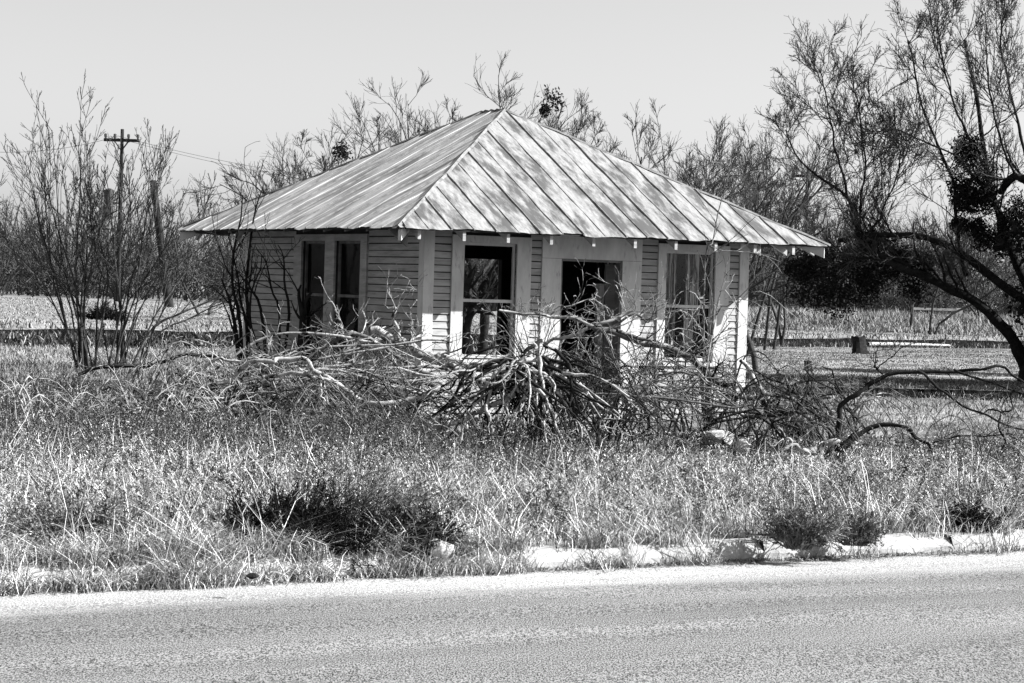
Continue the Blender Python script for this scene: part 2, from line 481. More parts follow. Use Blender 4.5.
curtain(fr, w1 + .02 * ww, w1 + .37 * ww, ZB + .12, ZH - .03, .20, 3, [])
curtain(fr, w1 + .55 * ww, w1 + .84 * ww, ZB + .02, ZH - .03, .20, 13, [])
curtain(lf, l1 + .16 * (l2 - l1), l1 + .5 * (l2 - l1), ZB - .1, ZH - .03, .20, 4, [])
curtain(lf, l3 + .02, l3 + .42 * (l4 - l3), ZB - .3, ZH - .03, .20, 5, [])
def hpx(px, b_):
    """distance along the front wall of a pixel seen at depth b_ inside the house"""
    lo, hi = -1.0, 8.0
    for _ in range(40):
        m_ = (lo + hi) / 2; x, y = HX + m_ * hc - b_ * hs, HY + m_ * hs + b_ * hc
        if at(px, 300, y)[0] > x: lo = m_
        else: hi = m_
    return lo
m_ = MB(); q0, q1 = hpx(605, .9), hpx(619.5, .9); m_.box(q0, q1, -.94, -.90, .02, 2.02, fr)
m_.build('inner_door', M['siding'], house)
m_ = MB(); q0, q1 = hpx(598.5, .85), hpx(603.5, .85); m_.box(q0, q1, -.93, -.84, .02, 1.72, fr)
m_.build('inner_post', M['trim'], house)
curtain(rt, g1, g2, 1.0, 2.1, .16, 6, [(.2, .3)])

# door surround
m_ = MB()
m_.box(d0c, d1, -.10, .030, WB + .01, ZD, fr); m_.box(d2, d3c, -.10, .030, WB + .01, ZD, fr)
m_.box(d0c, d3c, -.10, .034, ZD + .004, WT - .04, fr)
dr = m_.build('door_frame', M['trim'], house)
m_ = MB()
m_.box(d1, d1 + .03, -.12, .012, .0, ZD, fr); m_.box(d2 - .03, d2, -.12, .012, .0, ZD, fr); m_.box(d1 + .03, d2 - .03, -.12, .012, ZD - .03, ZD + .002, fr)
m_.build('jamb', M['oldwood'], dr)
m_ = MB(); m_.box(d1 + .001, d2 - .001, -.12, .07, -.05, 0.005, fr); m_.build('threshold', M['oldwood'], dr)
# front frieze, foundation, floor, ceiling
m_ = MB()
m_.box(-.05, d0c - .002, .0, .04, WT - .2, WT, fr); m_.box(d3c + .002, W + .05, .0, .04, WT - .2, WT, fr)
m_.box(.0, LL, .0, .04, WT - .2, WT - .002, lf)
m_.build('frieze_board', M['trim'], house)
m_ = MB(); m_.box(-.02, W + .02, -.02, LL + .02, -.12, WB + Z0 - .003)
m_.box(-.10, d0c, -.14, -.022, -.1, .07)
m_.build('foundation', M['concrete'], house)
m_ = MB()
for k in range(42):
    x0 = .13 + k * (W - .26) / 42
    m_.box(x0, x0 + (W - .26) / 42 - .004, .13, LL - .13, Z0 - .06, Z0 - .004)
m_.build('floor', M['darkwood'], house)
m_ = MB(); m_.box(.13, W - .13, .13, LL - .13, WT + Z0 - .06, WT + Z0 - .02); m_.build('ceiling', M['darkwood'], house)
# the inner partition with its own door casing, pale post seen through the doorway
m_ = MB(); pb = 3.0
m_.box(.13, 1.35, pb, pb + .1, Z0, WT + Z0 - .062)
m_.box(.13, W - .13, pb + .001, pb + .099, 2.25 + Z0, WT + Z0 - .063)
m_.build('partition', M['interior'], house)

# roof
LE_F, LE_L = W + 2 * OV, LL + 2 * OV
TM = W / 2 + OV
fpl = lambda s, t, z: (-OV + s, -OV + t, ZE + Z0 + t * TP + z)
lpl = lambda s, t, z: (-OV + t, -OV + s, ZE + Z0 + t * TP + z)
rpl = lambda s, t, z: (W + OV - t, -OV + s, ZE + Z0 + t * TP + z)
bpl = lambda s, t, z: (-OV + s, LL + OV - t, ZE + Z0 + t * TP + z)
roof = empty('roof', (0, 0, 0)); roof.parent = house
for key, (f, L_) in {'f': (fpl, LE_F), 'l': (lpl, LE_L), 'r': (rpl, LE_L), 'b': (bpl, LE_F)}.items():
    rg = np.random.default_rng(ord(key)); m_ = MB()
    sp_ = .3556; nb = int(L_ / sp_) + 1
    ss = [k * sp_ + .12 for k in range(nb) if k * sp_ + .12 < L_ - .02]
    edges = sorted(set([0.0] + ss + [L_, TM, L_ - TM]))
    edges = [e_ for e_ in edges if 0 <= e_ <= L_]
    tmx = lambda s: max(min(s, L_ - s, TM), 0)
    for k in range(len(edges) - 1):
        s0, s1 = edges[k], edges[k + 1]
        if s1 - s0 < 1e-3: continue
        ns = 4; nt_ = 10
        j0 = rg.normal(0, .012)
        G = []
        for i_ in range(ns + 1):
            s = s0 + (s1 - s0) * i_ / ns
            for q_ in range(nt_ + 1):
                t = -(.0 + j0) * (q_ == 0) + tmx(s) * q_ / nt_
                dz = .012 * vnoise(s, t, .35, ord(key)) * min(1, tmx(s)) + (.005 * math.sin(s * 7.7) - .004 * (i_ == 2) if q_ == 0 else 0)
                G.append(f(s, t, .02 + dz))
        K = nt_ + 1
        q = [(a * K + c, (a + 1) * K + c, (a + 1) * K + c + 1, a * K + c + 1) for a in range(ns) for c in range(nt_)]
        m_.add(G, q)
    # crimped seams: a tall one every second rib
    for k, s in enumerate(ss):
        T_ = tmx(s) - .02
        if T_ < .08: continue
        h, w_ = ((.034, .018) if k % 2 == 0 else (.024, .013))
        n = 8; pts = []
        for q_ in range(n + 1):
            t = -.01 + (T_ + .01) * q_ / n; dz = .012 * vnoise(s, t, .35, ord(key))
            for (ds, z) in ((-w_, .012), (-w_ * .35, h), (w_ * .35, h), (w_, .012)):
                pts.append(f(s + ds, t, z + dz + .008))
        q = [(a * 4 + c, a * 4 + c + 1, a * 4 + c + 5, a * 4 + c + 4) for a in range(n) for c in range(3)]
        m_.add(pts, q, mi=1 if k % 2 == 0 else 0)
        m_.add(pts[:4], [(0, 1, 2, 3)], mi=1)
    m_.build('roof_panel', [M['tinf' if key in 'fb' else 'tinl'], M['rust']], roof, smooth=False)
# hip and ridge caps
A0 = np.array(fpl(0, 0, 0)); B0 = np.array(fpl(LE_F, 0, 0)); C0 = np.array(bpl(LE_F, 0, 0)); D0 = np.array(bpl(0, 0, 0))
R1 = np.array((W / 2, W / 2, ZE + Z0 + TM * TP)); R2 = np.array((W / 2, LL - W / 2, ZE + Z0 + TM * TP))
for (p, q_) in ((A0, R1), (B0, R1), (C0, R2), (D0, R2), (R1, R2)):
    m_ = MB(); d = q_ - p; d /= np.linalg.norm(d); sd = np.cross(d, (0, 0, 1)); sd /= np.linalg.norm(sd)
    n = 12; pts = []
    for k in range(n + 1):
        c = p + (q_ - p) * k / n + np.array((0, 0, .012 * math.sin(k * 2.1)))
        dr_ = -.11 * TP * (.72 if p is not R1 else 1)
        pts += [c + sd * .032 + (0, 0, .03 + dr_ * .25), c + (0, 0, .046), c - sd * .032 + (0, 0, .03 + dr_ * .25)]
    m_.add(pts, [(a * 3 + c, a * 3 + c + 1, a * 3 + c + 4, a * 3 + c + 3) for a in range(n) for c in range(2)])
    m_.build('ridge_cap' if p is R1 and q_ is R2 else 'hip_cap', M['rust'], roof)
# under-roof boards and rafters
m_ = MB()
for f, L_ in ((fpl, LE_F), (lpl, LE_L), (rpl, LE_L), (bpl, LE_F)):
    t = .03
    while t < 1.25:
        m_.box(t + .1, L_ - t - .1, t, t + .13, -.022, -.002, f); t += .17
m_.build('roof_boards', M['darkwood'], house)
for f, L_ in ((fpl, LE_F), (lpl, LE_L), (rpl, LE_L), (bpl, LE_F)):
    s = .42 if f in (lpl, rpl) else .36
    first = True
    ss = list(np.arange(.36, L_ - .3, .70))
    for s in ss:
        T_ = min(s, L_ - s, 1.3) - .03
        if T_ < .25: continue
        m_ = MB(); t0 = .05
        c = [f(s - .024, t0, -.16), f(s + .024, t0, -.16), f(s + .024, T_, -.17), f(s - .024, T_, -.17),
             f(s - .024, t0, -.024), f(s + .024, t0, -.024), f(s + .024, T_, -.024), f(s - .024, T_, -.024)]
        if f is lpl:
            c[0], c[1] = f(s - .024, t0, -.06), f(s + .024, t0, -.06); c[2], c[3] = f(s + .024, T_, -.42), f(s - .024, T_, -.42)
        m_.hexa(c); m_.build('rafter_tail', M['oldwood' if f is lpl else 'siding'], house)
for (p, q_) in ((A0, R1), (B0, R1), (C0, R2), (D0, R2)):
    m_ = MB(); d = q_ - p; d = d / np.linalg.norm(d); sd = np.cross(d, (0, 0, 1)); sd /= np.linalg.norm(sd)
    s0 = p + d * .10; s1 = p + d * 1.7
    m_.hexa([s0 + sd * .024 + (0, 0, -.20), s0 - sd * .024 + (0, 0, -.20), s1 - sd * .024 + (0, 0, -.2), s1 + sd * .024 + (0, 0, -.2),
             s0 + sd * .024 + (0, 0, -.05), s0 - sd * .024 + (0, 0, -.05), s1 - sd * .024 + (0, 0, -.05), s1 + sd * .024 + (0, 0, -.05)])
    m_.build('hip_rafter', M['trim'], house)

# ------------------------------------------------------------------ branching growth
def unit(a): return a / (np.linalg.norm(a, axis=-1, keepdims=True) + 1e-9)

def children(rg, P, R, n, t0, t1, ang, lenf, radf, K, wander, up=.0, rmin=.002, labs=None, taper=.35, grav=None):
    N, Kp = P.shape[:2]
    idx = np.repeat(np.arange(N), n); m = len(idx)
    t = rg.uniform(t0, t1, m) * (Kp - 1); k = np.minimum(t.astype(int), Kp - 2); f_ = (t - k)[:, None]
    pos = P[idx, k] * (1 - f_) + P[idx, k + 1] * f_
    tan = unit(P[idx, k + 1] - P[idx, k])
    r0 = R[idx, k] * (1 - f_[:, 0]) + R[idx, k + 1] * f_[:, 0]
    pr = unit(np.cross(rg.normal(size=(m, 3)), tan))
    a = np.radians(rg.uniform(ang[0], ang[1], m))[:, None]
    d = unit(tan * np.cos(a) + pr * np.sin(a))
    pl = np.linalg.norm(np.diff(P, axis=1), axis=2).sum(1)[idx] if labs is None else np.full(m, labs)
    Ln = pl * (1 if labs else lenf) * rg.uniform(.55, 1.25, m) * (1 - .45 * t / (Kp - 1))
    st = Ln / (K - 1)
    out = np.empty((m, K, 3)); out[:, 0] = pos
    for q in range(1, K):
        d = unit(d + rg.normal(size=(m, 3)) * wander + np.array([0, 0, up]))
        pos = pos + d * st[:, None]; out[:, q] = pos
    rr = np.maximum(np.minimum(r0 * radf, r0 * .9), rmin)
    tp_ = np.linspace(1, taper, K)[None]
    return out, np.maximum(rr[:, None] * tp_, rmin * .8)

def smooth_line(pts, n, rg=None, jit=0.0):
    pts = np.asarray(pts, float); m = len(pts)
    P = np.vstack([2 * pts[0] - pts[1], pts, 2 * pts[-1] - pts[-2]])
    out = []
    for u in np.linspace(0, m - 1 - 1e-6, n):
        i_ = int(u); t = u - i_; p0, p1, p2, p3 = P[i_:i_ + 4]
        out.append(.5 * (2 * p1 + (p2 - p0) * t + (2 * p0 - 5 * p1 + 4 * p2 - p3) * t * t + (3 * p1 - p0 - 3 * p2 + p3) * t ** 3))
    out = np.array(out)
    if rg is not None:
        e_ = rg.normal(size=(n + 4, 3)); e_ = (e_[:-4] + 2 * e_[1:-3] + 2 * e_[2:-2] + 2 * e_[3:-1] + e_[4:]) / 3.7
        out[1:-1] += e_[1:-1] * jit
    return out

def limb(pts, r0, r1, n=22, seed=0, jit=.006):
    """pixel-measured line with depths -> one polyline with radii"""
    rg = np.random.default_rng(seed)
    P = smooth_line([at(*p) for p in pts], n, rg, jit)
    R = np.linspace(r0, r1, n) * (1 + rg.normal(0, .07, n))
    return P[None], R[None]

def tree_levels(rg, P, R, spec):
    out = []
    cur = (P, R)
    for s in spec:
        cur = children(rg, cur[0], cur[1], **s); out.append(cur)
    return out

def bare_tree(name, label, x, y, h, seed, trunks=1, cat='tree', group=None, lean=(0, 0), dens=1.0, r=.12, zb=None, twig='twig', mist=None, rmin=.008, spread=(25, 60)):
    rg = np.random.default_rng(seed)
    zb = float(gz(x, y)) if zb is None else zb
    root = empty(name, (x, y, zb), 0, label, cat, group)
    K = 8; P = np.zeros((trunks, K, 3))
    for i_ in range(trunks):
        an = rg.uniform(0, 2 * math.pi); tilt = rg.uniform(.05, .3) if trunks == 1 else rg.uniform(.12, .5)
        d = unit(np.array([math.cos(an) * tilt + lean[0], math.sin(an) * tilt + lean[1], 1.]))
        p = np.array([math.cos(an) * .1, math.sin(an) * .1, -.1]) * (trunks > 1)
        p[2] = -.1
        for q in range(K):
            P[i_, q] = p; d = unit(d + rg.normal(size=3) * .2 + np.array([0, 0, .05])); p = p + d * h * rg.uniform(.5, .65) / K
    R = np.linspace(r, r * .4, K)[None].repeat(trunks, 0) * (1 if trunks == 1 else .6)
    n1 = int(max(3, 7 * dens / trunks ** .5))
    l1_ = children(rg, P, R, n1, .3, 1., spread, .62, .62, 7, .16, .10, rmin)
    l2_ = children(rg, *l1_, 5, .2, 1., (20, 55), .55, .6, 6, .18, .08, rmin)
    l3_ = children(rg, *l2_, int(5 * dens), .15, 1., (15, 38), .72, .55, 6, .13, .06, rmin * .8)
    l4_ = children(rg, *l3_, int(2.4 * dens), .1, .9, (12, 36), .9, .55, 5, .13, .03, rmin * .6)
    kz = h / max(float(np.quantile(l4_[0][:, -1, 2], .97)), .1)
    for q_ in (P, l1_[0], l2_[0], l3_[0], l4_[0]): q_ *= kz
    tb = MB(); tb.tubes(P, R, 8); tb.tubes(*l1_, 6); tb.build('trunk', M['bark'], root, smooth=True)
    cb = MB(); cb.tubes(*l2_, 4); cb.tubes(*l3_, 3); cb.tubes(*l4_, 3); cb.build('crown', M[twig], root, smooth=False)
    if mist:
        mm = MB(); leafcloud(mm, rg, [np.array(q_[0:3]) - np.array((x, y, zb)) for q_ in mist], [q_[3] * .9 for q_ in mist], 240, .06)
        mm.build('mistletoe', M['leafdark'], root)
    return root

def leafcloud(mb, rg, cs, rs, n, size):
    for c, r_ in zip(cs, rs):
        r_ = np.array(r_ if hasattr(r_, '__len__') else (r_, r_, r_), float)
        p = rg.normal(size=(n, 3)); p = unit(p) * (rg.uniform(0, 1, (n, 1)) ** .45)
        cl = unit(rg.normal(size=(14, 3))) * rg.uniform(.5, 1.1, (14, 1))
        w = rg.integers(0, 14, n)
        p = np.where(rg.random((n, 1)) < .72, cl[w] * .8 + rg.normal(size=(n, 3)) * .26, p) * r_ + c
        a = unit(rg.normal(size=(n, 3))) * size * rg.uniform(.5, 1.3, (n, 1)); b_ = unit(np.cross(a, rg.normal(size=(n, 3)))) * size * .45
        V_ = np.stack([p - a, p + b_, p + a, p - b_], 1)
        mb.add(V_, np.arange(n * 4).reshape(n, 4))

def hd(px, ytop, Y):
    """top height at depth Y of a pixel"""
    return at(px, ytop, Y)[2]

# ------------------------------------------------------------------ background trees
def bt(px, ytop, Y, seed, label, **k):
    x = gx(px, Y); z = GZ + (.42 if bank(x, Y) > 0 else 0)
    return bare_tree('bare_tree', label, x, Y, (hd(px, ytop, Y) - z) * 1.02, seed, zb=z, rmin=max(.006, Y * .00013), r=.06 + Y * .0004, **{**dict(dens=1.5), **k})
GB = 'bare trees behind the house'
bt(395, 118, 90, 51, 'bare tree low over the left roof slope, second left of the peak', group=GB)
bt(585, 112, 100, 52, 'bare treetop just right of the mistletoe tree', group=GB)
bt(632, 140, 96, 53, 'bare treetop low over the middle of the right roof slope', group=GB, trunks=2)
bt(715, 135, 70, 54, 'bare treetop above the right quarter of the roof', group=GB)
bt(455, 100, 95, 56, 'bare treetop close behind the left of the roof peak', group=GB)
bt(538, 98, 88, 57, 'bare twiggy treetop behind the mistletoe tree', group=GB)
bt(670, 128, 105, 58, 'bare treetop over the right roof slope, third from the roof end', group=GB, trunks=2)
bt(770, 118, 88, 59, 'tall bare tree just beyond the right end of the roof', group=GB, trunks=2)
bt(335, 135, 92, 60, 'twiggy bare treetop behind the dark clump over the left roof slope', group=GB, trunks=2)
bt(300, 165, 85, 55, 'lowest bare treetop over the left roof slope', group=GB, trunks=2)
bt(318, 150, 66, 21, 'bare tree showing over the low left slope of the tin roof', group=GB)
bt(352, 118, 70, 22, 'bare tree with a dark clump in it above the left roof slope', group=GB, mist=[tuple(at(342, 152, 70)) + (.32,)])
bt(432, 97, 74, 23, 'bare tree rising above the roof just left of its peak', group=GB)
bt(470, 112, 80, 24, 'short bare treetop right against the left of the roof peak', group=GB)
bt(556, 76, 72, 45, 'bare tree right of the roof peak with a round mistletoe ball', group=GB, mist=[tuple(at(553, 98, 72)) + (.38,), tuple(at(545, 110, 72)) + (.2,)], spread=(15, 38))
bt(612, 128, 84, 26, 'bare treetop above the middle of the right roof slope', group=GB)
bt(652, 132, 80, 27, 'bare treetop over the right roof slope, second from the peak', group=GB, trunks=2)
bt(690, 140, 90, 28, 'bare treetop over the lower right roof slope', group=GB, trunks=2)
bt(742, 128, 78, 29, 'broad bare tree over the right end of the roof', group=GB, trunks=2, dens=1.2)
bt(785, 140, 95, 30, 'bare tree just right of the roof end behind the far pole', group=GB, trunks=2, dens=1.2)
bt(238, 180, 90, 31, 'small bare tree beside the left end of the roof', group=GB)
bt(205, 205, 100, 32, 'low bare tree between the leaning pole and the roof', group=GB, trunks=2)
bt(8, 185, 60, 33, 'dark bare tree at the left edge of the view', trunks=2, dens=1.2)
bt(760, 190, 62, 35, 'leaning bare tree by the right corner of the house', lean=(-.35, 0), dens=.9)
bt(930, 215, 110, 36, 'thin bare tree in the tall grass beyond the arching limbs', trunks=2)
bt(986, 235, 130, 37, 'small bare tree near the pale shed', trunks=2)
bt(912, 262, 115, 38, 'small bare sapling standing in the tall far grass')

# trees seen through the open window
root = empty('bare_tree', tuple(at(476, 380, 56) * (1, 1, 0) + (0, 0, GZ)), 0, 'crooked dark tree seen through the open window and back door', 'tree')
inv = np.array(root.location)
rg = np.random.default_rng(77)
pp = [limb([(476, 372, 56), (470, 356, 56), (464, 335, 56), (468, 315, 56), (480, 295, 56), (492, 275, 56), (508, 250, 56)], .17, .09, 26, 1),
      limb([(468, 315, 56), (466, 290, 56), (472, 270, 56), (462, 250, 56.5)], .10, .06, 14, 2),
      limb([(480, 380, 62), (484, 330, 62), (486, 305, 62), (500, 285, 62), (520, 262, 62)], .14, .08, 14, 3)]
tb, cb = MB(), MB()
for P_, R_ in pp:
    P_ = P_ - inv; tb.tubes(P_, R_, 8)
    c1 = children(rg, P_, R_, 9, .3, 1, (30, 70), .45, .5, 7, .2, .05, .012); c2 = children(rg, *c1, 6, .2, 1, (25, 60), .5, .6, 5, .2, .05, .009)
    c3 = children(rg, *c2, 5, .2, 1, (25, 60), .5, .6, 4, .2, .03, .007)
    tb.tubes(*c1, 5); cb.tubes(*c2, 4); cb.tubes(*c3, 3)
tb.build('trunk', M['darkbark'], root, smooth=True); cb.build('crown', M['twig'], root)

# ------------------------------------------------------------------ the big tree at the right
Yt = 55.0
bx = gx(1035, Yt)
root = empty('leaning_tree', (bx, Yt, GZ), 0, 'big dark leaning tree on the right edge, long limbs arching over the field', 'tree')
inv = np.array(root.location); rg = np.random.default_rng(101)
LB = [
    ([(1040, 395, 55), (1026, 368, 55), (1013, 340, 55), (996, 318, 55), (974, 302, 55), (945, 287, 55), (923, 276, 55), (901, 267, 55), (882, 257, 55.2), (866, 249, 55.4)], .24, .08, 1.0),
    ([(1045, 390, 55), (1040, 340, 54.5), (1028, 305, 54.5), (1012, 291, 54.5), (986, 270, 54.5), (959, 252, 54.5), (933, 241, 54.8), (907, 237, 55), (885, 235, 55.2), (858, 236, 55.5), (838, 241, 55.8)], .20, .05, .8),
    ([(1045, 390, 55), (1044, 330, 55.5), (1030, 290, 55.5), (1016, 262, 55.5), (1003, 226, 55.6), (994, 202, 55.6), (988, 172, 55.7), (979, 123, 56), (972, 80, 56), (965, 40, 56)], .22, .03, 1.),
    ([(1060, 330, 55), (1050, 230, 55), (1035, 190, 55), (1014, 178, 55), (1001, 192, 55.4)], .17, .10, .3),
    ([(966, 275, 55), (960, 255, 55.4), (958, 225, 55.6), (954, 190, 55.8), (944, 160, 56), (928, 120, 56), (915, 75, 56), (908, 40, 56)], .075, .02, 1.),
    ([(911, 268, 55), (890, 258, 55.2), (872, 251, 55.3), (864, 240, 55.5), (858, 228, 55.6), (847, 197, 55.8), (823, 180, 56), (800, 160, 56.3), (786, 130, 56.6)], .085, .02, 1.),
    ([(847, 197, 55.8), (838, 160, 56), (832, 130, 56), (826, 95, 56.3), (820, 70, 56.5)], .045, .014, 1.2),
    ([(858, 228, 55.6), (862, 195, 55.5), (866, 165, 55.3), (860, 120, 55), (852, 90, 55)], .045, .014, 1.2),
    ([(870, 232, 55.2), (885, 205, 55), (898, 175, 54.8), (905, 150, 54.6)], .04, .014, 1.),
    ([(988, 172, 55.7), (970, 140, 55.4), (950, 90, 55.2), (940, 40, 55), (936, 14, 55)], .05, .014, 1.2),
    ([(994, 202, 55.6), (960, 160, 55.2), (920, 140, 55), (890, 130, 55), (868, 138, 55)], .04, .014, 1.2),
    ([(1030, 200, 55), (1022, 140, 55.3), (1012, 90, 55.5), (1002, 40, 55.5), (1008, 10, 55.5)], .06, .02, 1.2),
    ([(1014, 178, 55), (1000, 140, 54.8), (990, 90, 54.6), (985, 50, 54.6)], .05, .02, 1.),
    ([(1060, 300, 55), (1090, 220, 54), (1120, 130, 53), (1130, 60, 53)], .16, .03, 1.2),
    ([(1060, 300, 55), (1080, 200, 57), (1090, 100, 58), (1080, 30, 59)], .14, .03, 1.2),
]
tb, cb, mm = MB(), MB(), MB()
tb.tubes(smooth_line([(0, 0, -.3), (.05, 0, .5), (.25, 0, 1.2), (.5, 0, 2.0)], 10)[None], np.linspace(.36, .26, 10)[None], 12)
for k, (pts, r0, r1, den) in enumerate(LB):
    P_, R_ = limb(pts, r0 * .62, r1 * .85, 30, 200 + k, .02); P_ = P_ - inv
    tb.tubes(P_, R_, 10)
    c1 = children(rg, P_, R_, int(13 * den), .3, 1, (25, 60), .0, .36, 9, .13, .12, .010, labs=1.9)
    c2 = children(rg, *c1, 7, .15, 1, (20, 50), .6, .6, 7, .14, .10, .007)
    c3 = children(rg, *c2, 6, .1, 1, (16, 48), .7, .6, 7, .2, .05, .006)
    c4 = children(rg, *c3, 1, .1, .9, (16, 50), .9, .6, 6, .2, .03, .005)
    tb.tubes(*c1, 5); cb.tubes(*c2, 4); cb.tubes(*c3, 3); cb.tubes(*c4, 3)
tb.build('trunk', M['darkbark'], root, smooth=True); cb.build('crown', M['twig'], root)
m1 = MB(); leafcloud(m1, rg, [at(968, 150, 55.5) - inv, at(974, 175, 55.5) - inv, at(965, 195, 55.5) - inv, at(982, 200, 55.6) - inv], [.4, .66, .38, .4], 1500, .045)
m1.build('mistletoe', M['leafdark'], root)
m2 = MB()
cl = [(830, 275, .5), (812, 290, .45), (850, 262, .4), (870, 270, .45), (895, 275, .42), (915, 285, .35), (840, 295, .5), (865, 290, .4), (885, 250, .4), (905, 255, .3), (800, 268, .35), (925, 262, .25), (870, 240, .25), (822, 262, .4)]
leafcloud(m2, rg, [at(a, b, 56 + (i_ % 3) * .5) - inv for i_, (a, b, c) in enumerate(cl)], [c * 1.1 for a, b, c in cl], 1150, .045)
cl = [(985, 238, .35), (975, 228, .25), (1000, 245, .3), (1010, 225, .35), (960, 225, .22), (1020, 210, .4)]
leafcloud(m2, rg, [at(a, b, 55.5) - inv for a, b, c in cl], [c for a, b, c in cl], 900, .042)
m2.build('foliage', M['leafdark'], root)

# off to the right, a leafy tree whose shade lies over the field
def leafy(px, Y, seed, label, h=5.5):
    x = gx(px, Y); root = empty('evergreen_tree', (x, Y, GZ), 0, label, 'tree'); rg = np.random.default_rng(seed)
    P_ = smooth_line([(0, 0, -.2), (.1, 0, 1), (0, .1, 2.2), (.1, 0, h * .8)], 10)[None]; R_ = np.linspace(.22, .06, 10)[None]
    c1 = children(rg, P_, R_, 12, .3, 1, (35, 70), .5, .5, 7, .15, .05, .02)
    t_ = MB(); t_.tubes(P_, R_, 8); t_.tubes(*c1, 5); t_.build('trunk', M['darkbark'], root, smooth=True)
    m_ = MB(); cs = [c1[0][i_, -1] for i_ in range(12)] + [np.array([rg.normal(0, .8), rg.normal(0, .8), h * rg.uniform(.2, .95)]) for _ in range(16)]
    leafcloud(m_, rg, cs, [rg.uniform(.6, 1.1) for _ in cs], 1500, .09); m_.build('crown', M['leafdark'], root)
leafy(1125, 59, 7, 'dark leafy evergreen tree beyond the right edge, nearest the leaning tree', 6.2)
leafy(1110, 53, 10, 'dark leafy evergreen tree beyond the right edge, just right of the leaning tree', 5.5)
leafy(1215, 51, 8, 'dark leafy evergreen tree beyond the right edge, nearer the road', 7.5)
leafy(1230, 66, 9, 'dark leafy evergreen tree beyond the right edge, farther into the field', 7.5)

# ------------------------------------------------------------------ left multi-stem shrub and saplings
def stems_shrub(name, label, base, tips, r0, mats, seed, spec, cat='shrub', K=12, jit=.02, rend=.25):
    rg = np.random.default_rng(seed)
    b0 = at(*base); b0[2] = float(gz(b0[0], b0[1]))
    root = empty(name, tuple(b0), 0, label, cat)
    P_ = []
    for tpt in tips:
        pts = [b0 + np.array([rg.normal(0, .12), rg.normal(0, .12), -.1])] + [at(*q_) for q_ in tpt]
        P_.append(smooth_line(pts, K, rg, jit) - b0)
    P_ = np.array(P_); R_ = (np.array([r0 * rg.uniform(.7, 1.2) for _ in tips])[:, None] * np.linspace(1, rend, K)[None])
    s_ = MB(); s_.tubes(P_, R_, 6)
    t_ = MB(); lv = tree_levels(rg, P_, R_, spec)
    for k, l_ in enumerate(lv): t_.tubes(*l_, 4 if k == 0 else 3)
    s_.build('stem', M[mats[0]], root, smooth=True); t_.build('twigs', M[mats[1]], root)
    return root
Y1 = 48.0
lower = lambda tips, d: [[(a_, b_ + (d if k_ == len(t_) - 1 else d * .45 if k_ else 0), c_) for k_, (a_, b_, c_) in enumerate(t_)] for t_ in tips]
tipsA = [[(60, 290, Y1), (40, 200, Y1), (28, 125, Y1)], [(70, 290, Y1), (60, 210, Y1 + .5), (52, 90, Y1 + .5)], [(75, 280, Y1), (78, 190, Y1), (78, 105, Y1)],
         [(82, 290, Y1), (95, 210, Y1 - .4), (104, 130, Y1 - .4)], [(66, 300, Y1), (45, 250, Y1), (20, 200, Y1)], [(85, 290, Y1), (78, 230, Y1), (65, 150, Y1)],
         [(80, 310, Y1), (60, 260, Y1 + .6), (36, 165, Y1 + .6)], [(85, 300, Y1), (92, 240, Y1), (88, 150, Y1)], [(74, 300, Y1), (50, 240, Y1), (50, 110, Y1)]]
spec = [dict(n=8, t0=.3, t1=1, ang=(12, 38), lenf=.42, radf=.55, K=8, wander=.07, up=.06, rmin=.007),
        dict(n=6, t0=.15, t1=1, ang=(15, 38), lenf=.42, radf=.6, K=6, wander=.08, up=.05, rmin=.006),
        dict(n=3, t0=.1, t1=1, ang=(15, 40), lenf=.45, radf=.6, K=5, wander=.08, up=.04, rmin=.005)]
tipsA = lower(tipsA, 40)
stems_shrub('bare_shrub', 'tall bare many-stemmed shrub nearest the left edge, fanning upward', (86, 352, Y1), tipsA + [[(a_ + dx_, b_, c_) for a_, b_, c_ in t_] for t_, dx_ in zip(tipsA[:6], (14, -12, 12, 16, -14, 22))], .024, ('bark', 'twigpale'), 5, spec)
tipsB = [[(118, 290, Y1), (112, 220, Y1), (106, 150, Y1)], [(122, 290, Y1), (130, 220, Y1), (128, 135, Y1)], [(128, 295, Y1), (142, 230, Y1), (150, 140, Y1)],
         [(132, 300, Y1), (160, 240, Y1), (178, 190, Y1)], [(128, 305, Y1), (165, 260, Y1), (200, 215, Y1)], [(124, 300, Y1), (150, 210, Y1), (160, 150, Y1)],
         [(115, 300, Y1), (98, 250, Y1), (92, 180, Y1)]]
tipsB = lower(tipsB, 28)
stems_shrub('bare_shrub', 'tall bare shrub in front of the utility pole', (120, 356, Y1), tipsB + [[(a_ + dx_, b_, c_) for a_, b_, c_ in t_] for t_, dx_ in zip(tipsB[2:6], (10, 14, 12, -22))], .024, ('bark', 'twigpale'), 6, spec)
tipsC = [[(150, 330, 44), (180, 310, 44), (215, 296, 44), (245, 291, 44)], [(155, 335, 44), (190, 318, 44), (225, 303, 44), (262, 305, 44)],
         [(150, 335, 44), (175, 290, 44), (195, 250, 44), (205, 215, 44)], [(148, 335, 44), (165, 300, 44), (188, 270, 44), (225, 245, 44)]]
stems_shrub('arching_shrub', 'low bare shrub arching over towards the shaded house corner', (136, 366, 44), tipsC, .03, ('deadwood', 'twigpale'), 8, spec[:2] + [dict(n=2, t0=.1, t1=1, ang=(15, 40), lenf=.4, radf=.6, K=4, wander=.08, up=.04, rmin=.005)])
Y2 = 36.2
